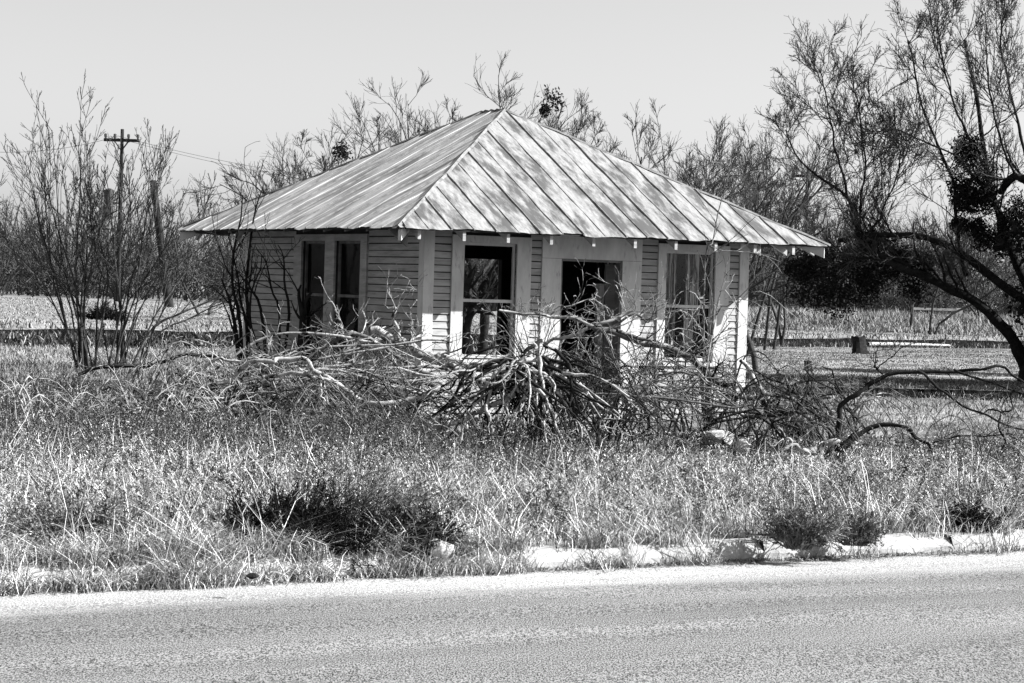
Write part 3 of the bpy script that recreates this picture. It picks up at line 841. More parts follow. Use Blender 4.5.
def sapl(label, base, tips, r0, seed, mats=('darkbark', 'darkbark'), n1=5, n2=4):
    sp3 = [dict(n=n1, t0=.25, t1=1, ang=(20, 50), lenf=.38, radf=.5, K=6, wander=.12, up=.03, rmin=.005),
           dict(n=n2, t0=.15, t1=1, ang=(20, 55), lenf=.45, radf=.6, K=5, wander=.12, up=.02, rmin=.004)]
    stems_shrub('bare_sapling', label, base, tips, r0, mats, seed, sp3)
sapl('dark bare sapling growing against the shaded clapboard wall', (281, 368, Y2),
     [[(262, 315, Y2), (250, 290, Y2), (240, 255, Y2)], [(278, 320, Y2), (272, 290, Y2), (268, 262, Y2), (255, 245, Y2)], [(289, 320, Y2), (287, 285, Y2), (284, 262, Y2), (278, 245, Y2)],
      [(262, 350, Y2), (252, 320, Y2), (250, 290, Y2), (262, 255, Y2)]], .035, 41)
sapl('dark bare sapling with forked stems at the left corner of the house', (246, 370, 38.2),
     [[(247, 330, 38.2), (240, 300, 38.2), (236, 270, 38.2), (228, 235, 38.2)], [(249, 320, 38.2), (247, 290, 38.2), (250, 250, 38.2), (254, 215, 38.2), (262, 190, 38.2)],
      [(240, 320, 38), (232, 290, 38), (232, 255, 38), (240, 220, 38), (243, 195, 38)], [(236, 330, 38), (228, 300, 38), (222, 280, 38)]], .045, 42)
sapl('slim dark trunk standing before the paired side windows', (299, 372, 35.9),
     [[(300, 330, 35.9), (302, 300, 35.9), (301, 285, 35.9)], [(303, 335, 35.9), (305, 310, 35.9), (312, 292, 35.9)]], .075, 43, n1=3, n2=3)
sapl('thin crooked sapling in front of the curtained window', (707, 420, 33.5),
     [[(706, 370, 33.5), (709, 330, 33.5), (712, 300, 33.5), (703, 272, 33.5), (697, 250, 33.5)], [(712, 318, 33.5), (730, 305, 33.5), (748, 288, 33.5), (757, 274, 33.5)],
      [(703, 270, 33.5), (712, 240, 33.5), (722, 200, 33.5), (728, 185, 33.5)]], .016, 44, ('deadwood', 'deadwood'), 4, 3)

# ------------------------------------------------------------------ dead limbs and brush piles
def dead(name, label, lines, m, seed, n1=6, n2=4, l1=.7, rmin=.005, cat='branch', twm=None, up=.02, group=None, ang=(25, 70)):
    rg = np.random.default_rng(seed); big = MB(); tw = MB(); lowest = None; l1 = l1 * 1.35; n2 = n2 + 1
    for k, (pts, r0, r1) in enumerate(lines):
        P_, R_ = limb(pts, r0, r1, max(14, 3 * len(pts)), seed * 10 + k, .022)
        R_[0, -1] *= .3; R_[0, 0] *= .8
        big.tubes(P_, R_, 8)
        c1 = children(rg, P_, R_, n1, .1, 1, ang, 0, .3, 8, .2, up, rmin * .8, labs=l1)
        c2 = children(rg, *c1, n2, .2, 1, (25, 65), .5, .55, 5, .2, up * .5, rmin * .6)
        tw.tubes(*c1, 5); tw.tubes(*c2, 3)
        lo = P_[0][np.argmin(P_[0][:, 2])]
        if lowest is None or lo[2] < lowest[2]: lowest = lo
    base = (lowest[0], lowest[1], float(gz(lowest[0], lowest[1])))
    root = empty(name, base, 0, label, cat, group)
    a = big.build('limb', M[m], root, smooth=True); b = tw.build('twigs', M[twm or m], root)
    for o in (a, b):
        base_origin(o, base); o.location = (0, 0, 0)
    return root
def C1(*p, Y=30.): return [(100 + a / 4.556, 320 + b / 4.556, Y) for a, b in p]
def C2(*p, Y=30.): return [(260 + a / 4.556, 320 + b / 4.556, Y) for a, b in p]
def C3(*p, Y=30.): return [(420 + a / 4.556, 310 + b / 4.556, Y) for a, b in p]
def C4(*p, Y=31.): return [(560 + a / 4.556, 290 + b / 4.556, Y) for a, b in p]
def C5(*p, Y=30.): return [(700 + a / 4.556, 340 + b / 4.556, Y) for a, b in p]
def C6(*p, Y=29.): return [(840 + a / 4.556, 340 + b / 4.556, Y) for a, b in p]
dead('fallen_branch', 'pale crooked dead branch sprawling lowest in the weeds at the left', [(C1((20, 550), (110, 520), (220, 495), (290, 460), (330, 400), (370, 375), (440, 370), (540, 370), (620, 345), (700, 330), Y=27.3), .03, .02),
     (C1((220, 495), (300, 590), (370, 640), Y=27.1), .014, .008)], 'bleach', 301, 4, 3, .6)
dead('fallen_branch', 'thin pale branch rising to a bend left of the brush pile', [(C1((270, 420), (370, 330), (440, 240), (500, 185), (560, 175), (660, 190), Y=28.2), .022, .014)], 'bleach', 302, 4, 3, .5)
dead('fallen_branch', 'long pale limb lying low from the left weeds to below the first window', [(C1((340, 385), (480, 320), (560, 290), (640, 240), (700, 205), (790, 185), Y=28) + C2((90, 180), (150, 183), (210, 205), (260, 240), (330, 290), (400, 335), (470, 365), (560, 385), (640, 370), (740, 340), (820, 300), Y=28), .022, .034),
     (C2((0, 245), (100, 250), (200, 252), (300, 268), (360, 320), Y=27.9), .022, .02), (C2((270, 250), (290, 350), (330, 400), (380, 450), Y=27.8), .016, .010),
     (C2((270, 480), (240, 520), (232, 570), (240, 600), Y=27.4), .02, .014), (C2((275, 290), (285, 380), (275, 480), Y=27.7), .018, .012)], 'bleach', 303, 4, 4, .6)
dead('fallen_branch', 'arched dead limb bending over the top of the left brush', [(C2((235, 210), (300, 120), (370, 85), (440, 75), (520, 95), (600, 130), (660, 180), (730, 225), (820, 270), Y=30.6), .03, .022)], 'deadwood', 304, 4, 3, .6)
dead('dead_limb', 'thick bleached limb crossing in front of the house corner', [(C2((250, 280), (330, 200), (420, 130), (520, 60), Y=31.0), .07, .05), (C2((500, 45), (560, 60), (620, 100), (680, 125), (750, 155), (820, 190), Y=31) + C3((110, 240), (180, 280), (270, 310), (360, 340), (440, 352), Y=30.8), .055, .06),
     (C2((380, 190), (450, 130), (530, 100), (600, 110), (700, 130), Y=31.1), .05, .04),
     (C2((640, 110), (620, 50), (618, 0), (612, -60), (560, -75), Y=31), .028, .012), (C2((690, 125), (690, 60), (705, 0), Y=31), .014, .007),
     (C2((390, 100), (380, 50), (360, -20), (345, -60), (300, -90), Y=31), .016, .008), (C2((770, 190), (820, 190), (900, 205), (985, 215), Y=31.2), .05, .04)], 'bleach', 305, 5, 4, .6)
dead('fallen_branch', 'dark branch lying level on the ground far left of the house', [(C1((-100, 250), (0, 215), (150, 205), (280, 185), (400, 170), (490, 185), (600, 200), Y=33.5), .028, .022)], 'darkbark', 306, 5, 3, .5)
dead('fallen_branch', 'dark branch on the ground under the shaded wall', [(C2((200, 110), (320, 95), (420, 95), Y=33) , .02, .012), (C2((0, 230), (120, 180), (240, 170), (330, 180), Y=33), .03, .02), (C2((360, 260), (480, 260), (600, 240), (700, 290), Y=31.5), .045, .03)], 'darkbark', 307, 7, 4, .6)
dead('fallen_branch', 'bright slender branch lying low before the open window', [(C3((0, 575), (100, 540), (190, 500), (230, 470), (330, 430), (400, 380), (440, 350), Y=28), .022, .035), (C3((110, 690), (160, 600), (210, 480), Y=27.6), .018, .012),
     (C3((300, 430), (330, 500), (350, 570), (342, 640), Y=27.6), .02, .014)], 'bleach', 308, 4, 4, .5)
rg = np.random.default_rng(55)
rl = []
for k in range(96):
    x0 = rg.normal(527, 17); y0 = rg.normal(370, 10); an = rg.uniform(-1.25, 1.3); ln = rg.uniform(50, 115)
    x1 = x0 + math.sin(an) * ln; y1 = min(y0 + math.cos(an) * ln * .95, 450)
    Y = 28.3 - rg.uniform(-.5, .5)
    rl.append(([(x0, y0, Y), (x0 * .6 + x1 * .4 + rg.normal(0, 7), y0 * .65 + y1 * .35 - 8, Y - .1), ((x0 * .2 + x1 * .8) + rg.normal(0, 5), y0 * .3 + y1 * .7, Y - .2), (x1, y1, Y - .25)], rg.uniform(.012, .03), .007))
dead('uprooted_stump', 'tangled root mass and broken branches heaped below the doorway', rl[:56], 'darkbark', 309, 3, 2, .4, cat='brush')
dead('dead_limbs', 'sheaf of pale broken branches sloping off the heap to the ground', rl[56:], 'bleach', 310, 3, 2, .35, cat='brush')
dead('fallen_branch', 'forked bright branch propped across the dark doorway', [(C3((360, 0), (480, 20), (560, 30), (640, 35), (720, 55), (810, 78), Y=31), .016, .022), (C3((560, 160), (640, 130), (720, 100), (800, 70), Y=31) + C4((190, 160), (260, 130), (330, 95), Y=31), .02, .022),
     (C3((660, 130), (630, 190), (600, 250), (570, 330), Y=31), .016, .012), (C3((610, 0), (700, -30), (800, -60), Y=31), .008, .005)], 'bleach', 311, 6, 4, .55)
dead('dead_limb', 'long dark limb sloping down to the right in front of the curtained window', [(C4((150, 170), (200, 180), (300, 205), (420, 245), (500, 270), (570, 310), (640, 355), (700, 410), (760, 450), Y=31.5), .035, .05), (C4((260, 185), (330, 215), (420, 235), Y=31.2), .03, .02),
     (C4((200, 190), (330, 100), (400, 150), (440, 40), Y=31.3), .018, .008)], 'deadwood', 312, 9, 5, .7)
def arcs(n, x0, x1, y0, y1, Y, seed, r=.008):
    rg = np.random.default_rng(seed); out = []
    for _ in range(n):
        xa = rg.uniform(x0, x1); ya = rg.uniform(y0 + (y1 - y0) * .4, y1); L_ = rg.uniform(25, 70); s = rg.choice([-1, 1]); h = rg.uniform(10, 50)
        Yq = Y + rg.uniform(-.6, .6)
        out.append(([(xa, y1, Yq), (xa + s * L_ * .2, ya - h * .4, Yq), (xa + s * L_ * .6, ya - h, Yq + .1), (xa + s * L_, ya - h * .5, Yq + .1), (xa + s * L_ * 1.2, ya, Yq)], r * rg.uniform(.7, 1.6), r * .5))
    return out
dead('bramble', 'tangle of thorny brambles in front of the doorway', arcs(20, 560, 640, 350, 425, 31.3, 1), 'darkbark', 313, 5, 4, .3, cat='shrub', rmin=.004)
dead('bramble', 'tangle of looping brambles below the curtained window', arcs(34, 625, 750, 345, 432, 31.8, 2, .009), 'darkbark', 314, 5, 4, .45, cat='shrub', rmin=.004, twm='deadwood')
dead('bramble', 'dark brush heaped between the house corner and the pale crooked limb', arcs(34, 735, 860, 380, 450, 30.5, 3, .010), 'deadwood', 315, 5, 4, .4, cat='shrub', rmin=.004)
dead('bramble', 'twiggy brush standing up between the open window and the doorway', [([(535, 385, 31.5), (530 + dx, 350, 31.5), (528 + 2 * dx, 320, 31.5), (526 + 3 * dx, 298 + abs(dx), 31.5)], .009, .004) for dx in (-12, -8, -5, -2, 2, 6, 10, 15)], 'deadwood', 316, 6, 4, .4, cat='shrub', rmin=.004)
dead('bramble', 'low dark brush among the weeds left of the house corner', arcs(80, 110, 420, 375, 440, 28.6, 4, .009), 'darkbark', 317, 6, 5, .45, cat='shrub', rmin=.004, twm='deadwood')
dead('bramble', 'dead brush sticking up out of the left brush pile', arcs(24, 290, 420, 345, 400, 31, 5, .010), 'deadwood', 318, 5, 4, .45, cat='shrub', rmin=.004)
dead('bramble', 'dark tangle of brush behind the root mass', arcs(34, 490, 640, 390, 450, 29.3, 21, .010), 'darkbark', 332, 5, 5, .4, cat='shrub', rmin=.004)
dead('broken_post', 'dark upright broken post below the curtained window', [(C4((664, 620), (662, 520), (660, 430), (655, 350), Y=32), .065, .05)], 'darkbark', 319, 2, 2, .3, cat='post')
dead('leaning_pole', 'bright pole leaning on the brush at the right house corner', [(C5((185, 95), (240, 160), (300, 235), (350, 300), Y=31.5), .03, .035)], 'bleach', 320, 1, 1, .3, cat='pole')
dead('log', 'thick dark log slumped in the brush right of the house', [(C5((300, 270), (350, 330), (410, 375), (470, 425), (500, 470), Y=30.5), .07, .09), (C5((380, 325), (460, 295), (540, 280), (600, 330), (590, 380), Y=30.5), .03, .015)], 'darkbark', 321, 4, 4, .5, cat='log')
dead('crossed_branches', 'dark crossed branches spread over the brush at the house corner', [(C5((0, 190), (90, 205), (160, 195), Y=31), .03, .02), (C5((60, 225), (190, 260), (300, 235), (420, 235), (520, 230), Y=31), .025, .015),
     (C5((0, 410), (60, 360), (140, 290), (200, 210), (260, 170), Y=31), .022, .012), (C5((10, 250), (25, 180), (10, 120), Y=31), .05, .03), (C5((0, 440), (100, 445), (180, 430), (240, 380), Y=31), .018, .012)], 'darkbark', 322, 5, 4, .5)
dead('fallen_branch', 'bleached crooked branch lying at the foot of the arched limb', [(C5((325, 565), (350, 530), (380, 505), (440, 480), (490, 495), (560, 470), (640, 460), Y=25.8), .022, .035), (C5((350, 410), (400, 455), (435, 480), Y=25.9), .016, .012)], 'bleach', 323, 2, 2, .3)
dead('arched_limb', 'long dark limb arching to the right over the grass', [
    (C5((640, 590), (640, 500), (630, 430), (622, 370), (640, 310), (690, 255), (750, 210), Y=27.6) + C6((150, 200), (230, 165), (320, 148), (440, 140), (520, 135), (600, 122), (700, 120), (760, 135), (800, 160), (850, 200), Y=27.6), .036, .012),
    (C6((310, 150), (400, 190), (480, 230), (560, 270), (660, 340), (800, 410), (860, 440), Y=27.4), .018, .009), (C6((520, 135), (640, 185), (780, 240), (860, 260), Y=27.6), .016, .01),
    (C6((660, 330), (740, 320), (780, 290), (785, 240), Y=27.4), .011, .008), (C6((-40, 590), (0, 490), (80, 430), (180, 372), (300, 395), (370, 440), (400, 500), (410, 565), Y=27.3), .036, .011),
    (C6((-60, 560), (-30, 500), (30, 470), (90, 420), Y=27.2), .045, .03), (C6((170, 120), (160, 90), (175, 40), (190, 10), Y=27.6), .008, .004), (C6((170, 130), (230, 90), (310, 25), Y=27.6), .008, .005),
    (C6((200, 150), (170, 130), (160, 90), Y=27.6), .012, .007), (C6((420, 470), (500, 465), (600, 445), (700, 440), (800, 435), Y=27.0), .010, .007), (C6((735, 500), (735, 420), (732, 330), Y=27.2), .014, .01)], 'darkbark', 324, 4, 3, .35)
dead('bramble', 'thin brush and dry stalks under the arched limb', arcs(26, 860, 1000, 425, 465, 27.5, 6, .006), 'deadwood', 325, 5, 4, .4, cat='shrub', rmin=.0035)

rg = np.random.default_rng(71)
def sweep(n, xa, ya, xb, yb, Y, r, bul):
    out = []
    for _ in range(n):
        a0, a1 = rg.uniform(*xa), rg.uniform(*ya); b0, b1 = rg.uniform(*xb), rg.uniform(*yb); Yq = Y + rg.uniform(-.7, .7)
        if rg.random() < .3: a0, a1, b0, b1 = a0 + 30, a1 - 30, b0 + 20, b1 + 30
        mx, my = a0 * .5 + b0 * .5, a1 * .5 + b1 * .5 - rg.uniform(*bul)
        rr = r * rg.uniform(.5, 1.5)
        out.append(([(a0, a1, Yq), (a0 * .72 + mx * .28 + rg.normal(0, 5), a1 * .5 + my * .5 + rg.normal(0, 4), Yq), (mx + rg.normal(0, 6), my, Yq + .1), (mx * .4 + b0 * .6, my * .5 + b1 * .5 + rg.normal(0, 5), Yq + .1), (b0, b1, Yq + .15)], rr * .6, rr))
    return out
dead('brush_pile', 'big pile of bleached broken branches arching before the shaded wall', sweep(22, (150, 330), (395, 440), (350, 470), (340, 400), 29.2, .015, (5, 40)), 'bleach', 340, 4, 3, .4, cat='brush pile')
dead('brush_pile', 'darker lower half of the branch pile left of the house corner', sweep(34, (180, 360), (405, 445), (300, 425), (375, 430), 29.0, .014, (0, 30)), 'darkbark', 341, 5, 4, .45, cat='brush pile', twm='deadwood')
dead('brush_pile', 'pile of grey sticks lying between the root mass and the curtained window', sweep(26, (560, 640), (395, 440), (640, 760), (375, 435), 30.2, .011, (0, 35)), 'deadwood', 342, 5, 4, .45, cat='brush pile')
dead('brush_pile', 'dark broken sticks lying around the log at the right end of the house', sweep(26, (700, 800), (395, 440), (770, 860), (390, 455), 29.6, .012, (0, 30)), 'darkbark', 343, 5, 4, .45, cat='brush pile', twm='deadwood')
def high(n, x0, x1, y0, y1, Y, r, seed):
    rg = np.random.default_rng(seed); out = []
    for _ in range(n):
        a = rg.uniform(x0, x1); L_ = rg.uniform(40, 110) * rg.choice([-1, 1]); top = rg.uniform(y0, y1); b = rg.uniform(395, 430); Yq = Y + rg.uniform(-.5, .5)
        out.append(([(a, b, Yq), (a + L_ * .12, b * .5 + top * .5, Yq), (a + L_ * .4, top, Yq), (a + L_ * .75, top + rg.uniform(0, 18), Yq), (a + L_, top + rg.uniform(15, 60), Yq)], r * rg.uniform(.7, 1.5), r * .4))
    return out
dead('thorn_branches', 'thin pale branches arching high across the curtained window', high(12, 620, 730, 285, 350, 31.2, .007, 81), 'bleach', 344, 6, 4, .4, cat='branches', rmin=.004)
dead('thorn_branches', 'thin dark branches arching over the lower doorway', high(9, 520, 640, 310, 360, 30.6, .008, 82), 'deadwood', 345, 6, 4, .4, cat='branches', rmin=.004)
dead('thorn_branches', 'thin pale dead branches sprawling past the far left house corner', high(12, 110, 300, 335, 385, 28.6, .010, 83), 'bleach', 346, 6, 4, .45, cat='branches', rmin=.004)
dead('bramble', 'pale dry stalks tangled over the weeds at the far left', arcs(50, 0, 240, 380, 452, 27.0, 14, .007), 'bleach', 330, 4, 3, .35, cat='shrub', rmin=.004)
dead('bramble', 'pale and dark dead sticks tangled below the left brush pile', arcs(44, 250, 440, 385, 455, 27.4, 15, .008), 'deadwood', 331, 4, 4, .35, cat='shrub', rmin=.004)
# the big dark bush by the road and small ones
def fan_bush(label, px, py, Y, wpx, hpx, n, seed, lean=.3, m='darkbark', name='roadside_bush', rr=.006, leaf=0):
    rg = np.random.default_rng(seed); c = at(px, py, Y); c[2] = float(gz(c[0], c[1])) + (.42 if bank(c[0], c[1]) > 0 else 0)
    sc_ = Y / F; root = empty(name, tuple(c), 0, label, 'bush'); K = 7
    P_ = np.zeros((n, K, 3)); an = rg.uniform(0, 2 * math.pi, n); rb = rg.uniform(0, .35, n) * wpx * sc_
    b0 = np.stack([np.cos(an) * rb, np.sin(an) * rb * .5, np.full(n, -.03)], 1)
    d = unit(np.stack([b0[:, 0] / (wpx * sc_ * .35) * .9 + lean + rg.normal(0, .25, n), rg.normal(0, .3, n), np.ones(n)], 1))
    ln = hpx * sc_ * rg.uniform(.6, 1.3, n)
    p = b0
    for q in range(K):
        P_[:, q] = p; d = unit(d + rg.normal(size=(n, 3)) * .2 + np.array([.03 * (lean > .1), 0, -.05])); p = p + d * (ln / K)[:, None] * 1.15
    R_ = np.full((n, 1), rr) * np.linspace(1, .4, K)[None] * rg.uniform(.6, 1.4, (n, 1))
    a = MB(); a.tubes(P_, R_, 4)
    c1 = children(rg, P_, R_, 6, .1, .95, (15, 45), .45, .7, 5, .14, .0, .0028); c2 = children(rg, *c1, 4, .1, .95, (20, 55), .45, .8, 4, .16, .0, .0024)
    t = MB(); t.tubes(*c1, 3); t.tubes(*c2, 3)
    if leaf:
        q = c2[0].reshape(-1, 3); q = q[rg.integers(0, len(q), leaf)]
        aa = unit(rg.normal(size=(leaf, 3))) * .014; bb = unit(np.cross(aa, rg.normal(size=(leaf, 3)))) * .005
        t.add(np.stack([q, q + aa * .5 + bb, q + aa, q + aa * .5 - bb], 1), np.arange(leaf * 4).reshape(leaf, 4))
    a.build('stems', M[m], root); t.build('twigs', M[m], root)
fan_bush('low very dark bush spreading beside the road under the wispy grey one', 290, 548, 17.35, 170, 64, 260, 61, .35, leaf=16000)
fan_bush('wispy grey windswept bush by the road, long stems leaning right', 335, 548, 17.7, 150, 98, 105, 66, .95, 'deadwood', leaf=5000, rr=.005)
fan_bush('dark scrubby bush on the kerb just left of the white rock', 398, 560, 17.55, 80, 46, 150, 62, .6, leaf=8000)
fan_bush('small dark scrubby bush at the road edge on the far left', 75, 560, 17.2, 90, 55, 70, 63, .1, 'deadwood', leaf=6000)
fan_bush('small tuft bush growing over the kerb, the nearer of two', 800, 552, 18.9, 40, 45, 90, 64, .0, 'deadwood', leaf=5000)
fan_bush('small tuft bush growing over the kerb beside the tuft bush', 855, 548, 19.3, 34, 30, 60, 65, .1, 'deadwood', leaf=5000)
fan_bush('low dark bush behind the kerb near the right edge', 965, 530, 20.5, 70, 30, 80, 66, .0, 'darkbark', leaf=5000)
fan_bush('dark scrubby bush far off behind the left shrubs', 104, 327, 82, 34, 18, 120, 67, .0, 'darkbark', rr=.02, leaf=0)

# ------------------------------------------------------------------ grass
def blades(mb, rg, x, y, z, h, w, lean, tone, curl=.5):
    n = len(x); an = rg.uniform(0, 2 * math.pi, n); la = rg.uniform(0, 2 * math.pi, n)
    sx_, sy_ = np.cos(an) * w / 2, np.sin(an) * w / 2
    lx, ly = np.cos(la) * lean * h, np.sin(la) * lean * h
    kx, ky = rg.normal(0, .12, n) * h, rg.normal(0, .12, n) * h
    dr = np.clip(lean, 0, 1.2) * rg.uniform(.1, .55, n)
    rows = []
    for t, ww in ((0, 1), (.4, .9), (.75, .65)):
        cx = x + lx * t ** 1.8 + kx * math.sin(t * 4); cy = y + ly * t ** 1.8 + ky * math.sin(t * 4); cz = z - .02 * (t == 0) + h * (t - dr * t ** 3)
        rows += [np.stack([cx - sx_ * ww, cy - sy_ * ww, cz], 1), np.stack([cx + sx_ * ww, cy + sy_ * ww, cz], 1)]
    rows.append(np.stack([x + lx, y + ly, z + h * (1 - dr)], 1))
    V_ = np.stack(rows, 1); b = np.arange(n) * 7
    q = np.concatenate([np.stack([b, b + 1, b + 3, b + 2], 1), np.stack([b + 2, b + 3, b + 5, b + 4], 1)]); t = np.stack([b + 4, b + 5, b + 6], 1)
    mb.add(V_, q, t, tone=np.repeat(tone, 7))

def inframe(rg, n, y0, y1, margin=1.25, pw=1.0):
    """points spread over the ground that the camera can see, between two depths"""
    yy = (rg.uniform(y0 ** (1 + pw), y1 ** (1 + pw), n)) ** (1 / (1 + pw))
    xx = rg.uniform(-1, 1, n) * yy * .208 * margin + 0
    return xx, yy

def clump(rg, x, y, nb, sig):
    i_ = np.repeat(np.arange(len(x)), nb)
    return x[i_] + rg.normal(0, 1, len(i_)) * sig, y[i_] + rg.normal(0, 1, len(i_)) * sig, i_

def inside_house(x, y, m_=.1):
    dx, dy = x - HX, y - HY; a = dx * hc + dy * hs; b = -dx * hs + dy * hc
    return (a > -m_) & (a < W + m_) & (b > -m_) & (b < LL + m_)

rg = np.random.default_rng(9)
g = MB()
# near lot: tufts
x, y = inframe(rg, 20000, 14.0, 34, 1.3, .3)
v = vv(x, y); keep = (v > .15) & ~inside_house(x, y); x, y = x[keep], y[keep]
dn = vnoise(x, y, 1.1, 1) + .5 * vnoise(x, y, .4, 2)
keep = rg.random(len(x)) < np.clip(.58 + .75 * dn + .45 * vnoise(x, y, .28, 35), .03, 1); x, y, dn = x[keep], y[keep], dn[keep]
hh = np.clip(.20 + .10 * vnoise(x, y, 1.6, 7) + rg.gamma(2, .035, len(x)) + .05 * dn, .06, .6) * np.clip(1.15 - (y - 20) * .012, .7, 1.2)
tn = np.clip(.62 + .22 * vnoise(x, y, .9, 12) + .28 * vnoise(x + 3 * vnoise(x, y, 2, 5), y, .22, 31) + rg.normal(0, .2, len(x)), 0, 1)
hh = hh * np.clip(1 + .35 * vnoise(x, y, .35, 33), .5, 1.5)
far_h = np.where((x / y > -.037) & (y > 24), np.clip(1 - (y - 24) * .22, .18, 1), 1); hh = hh * far_h
hh = np.where((np.abs(x + 1.1) < 1.0) & (y < 18.2), hh * .45, hh) * np.where(x < -.5, np.clip(.45 + (v_of := vv(x, y)) * .28, .45, 1), 1)
tn = np.where((vv(x, y) > 7.5) & (x < 0), tn * .7, tn)
X, Y_, i_ = clump(rg, x, y, 24, .06)
sg = rg.uniform(.3, 1.6, len(x))[i_]; X = x[i_] + (X - x[i_]) * sg; Y_ = y[i_] + (Y_ - y[i_]) * sg
ok = vv(X, Y_) > .1; X, Y_, i_ = X[ok], Y_[ok], i_[ok]
n = len(X); tl = rg.uniform(.2, 1.2, len(x))
blades(g, rg, X, Y_, gz(X, Y_), hh[i_] * rg.uniform(.3, 1.1, n), np.full(n, .0062) * (Y_ / 22), rg.uniform(.1, 1.7, n) * tl[i_] + .25, np.where(rg.random(n) < .24, rg.uniform(0, .1, n), np.clip(tn[i_] + rg.normal(0, .22, n), 0, 1)))
# thin upright stalks standing over the tufts
x, y = inframe(rg, 4500, 15, 34, 1.3, .6); ok = (vv(x, y) > .3) & ~inside_house(x, y); x, y = x[ok], y[ok]; n = len(x)
blades(g, rg, x, y, gz(x, y), rg.uniform(.25, .75, n) * np.clip(.8 + .5 * vnoise(x, y, 2, 4), .2, 1.2) * np.where((x / y > -.037) & (y > 24), np.clip(1 - (y - 24) * .2, .2, 1), 1), np.full(n, .006) * (y / 22), rg.uniform(.0, .5, n), np.clip(rg.normal(.7, .3, n), 0, 1))
# seed heads, broken bits and curled leaf scraps caught in the tufts
nf = 240000; k_ = rg.integers(0, len(X), nf); fx, fy = X[k_] + rg.normal(0, .03, nf), Y_[k_] + rg.normal(0, .03, nf)
fz_ = gz(fx, fy) + hh[i_[k_]] * rg.uniform(.05, 1.0, nf) ** .7
c = np.stack([fx, fy, fz_], 1); aa = unit(rg.normal(size=(nf, 3))) * (rg.uniform(.006, .024, (nf, 1)) * (fy / 22)[:, None]); bb = unit(np.cross(aa, rg.normal(size=(nf, 3)))) * (rg.uniform(.002, .005, (nf, 1)) * (fy / 22)[:, None])
g.add(np.stack([c - aa, c + bb, c + aa, c - bb], 1), np.arange(nf * 4).reshape(nf, 4), tone=np.repeat(np.where(rg.random(nf) < .5, rg.uniform(0, .12, nf), np.clip(rg.normal(.6, .22, nf), 0, 1)), 4))
# overhang on the kerb at the left
m0 = 8000; u_ = rg.uniform(-9, 9, m0); keep = rg.random(m0) < np.where(u_ < -.3, 1, np.where(u_ < 1.2, .45, np.where(u_ < 3.2, .13, .04))) * np.clip(.5 + .9 * vnoise(u_, u_ * 0, .5, 3), .04, 1); u_ = u_[keep]
v_ = rg.uniform(-.20, .25, len(u_)) * np.where(u_ < -.3, 1, .5) + .06 * vnoise(u_, u_ * 0, .7, 9); x, y = uv2w(u_, v_)
sz = rg.gamma(2.2, .06, len(x)) + .04
X, Y_, i_ = clump(rg, x, y, 20, .05); n = len(X)
zz = np.where(vv(X, Y_) > 0, GZ, RZ)
blades(g, rg, X, Y_, zz, sz[i_] * rg.uniform(.4, 1.3, n), np.full(n, .006), rg.uniform(.3, 1.6, n), np.clip(rg.normal(.5, .32, n), 0, 1))
gr = g.build('dry_grass', M['grass'], tone=True)
tag(gr, 'tangled pale dry grass covering the lot between road and house', 'grass', kind='stuff')
# darker weeds: stalky twigs with curled leaves
wb = MB(); x, y = inframe(rg, 9000, 16.5, 34, 1.3, 1.2)
den_ = .10 + .45 * vnoise(x, y, 1.5, 20) + .45 * ((x < 1) & (y > 23)) + .25 * (y > 28) * (x > -1) + .2 * ((x < -.5) & (y > 25))
den_ = den_ + .9 * (vnoise(x, y, .45, 77) > .42) * (y < 25)
ok = (vv(x, y) > .1) & ~inside_house(x, y) & (rg.random(len(x)) < np.clip(den_, .04, 1)); x, y = x[ok], y[ok]; n = len(x)
K = 5; P_ = np.zeros((n, K, 3)); p = np.stack([x, y, gz(x, y) - .02], 1); d = unit(np.stack([rg.normal(0, .3, n), rg.normal(0, .3, n), np.ones(n)], 1)); hl = rg.uniform(.15, .5, n) * np.where((x / y > -.037) & (y > 24), np.clip(1 - (y - 24) * .16, .3, 1), np.where(y > 22, 1.4, 1))
for q in range(K):
    P_[:, q] = p; d = unit(d + rg.normal(size=(n, 3)) * .18); p = p + d * (hl / (K - 1))[:, None]
R_ = np.full((n, 1), .0042) * np.linspace(1, .5, K)[None]
wb.tubes(P_, R_, 3)
c1 = children(rg, P_, R_, 8, .2, 1, (25, 60), .45, .7, 5, .2, .03, .003); wb.tubes(*c1, 3)
q = c1[0][:, 1:].reshape(-1, 3); q = q[rg.integers(0, len(q), 190000)]
aa = unit(rg.normal(size=(len(q), 3))) * rg.uniform(.012, .034, (len(q), 1)); bb = unit(np.cross(aa, rg.normal(size=q.shape))) * .007
wb.add(np.stack([q, q + aa * .5 + bb, q + aa, q + aa * .5 - bb], 1), np.arange(len(q) * 4).reshape(-1, 4), tone=np.repeat(rg.uniform(0, 1, len(q)) ** 1.6 * 1.5, 4))
wd_ = wb.build('weeds', M['grassdark'], tone=True); tag(wd_, 'dark dried weeds with small curled leaves standing among the grass', 'weeds', kind='stuff')
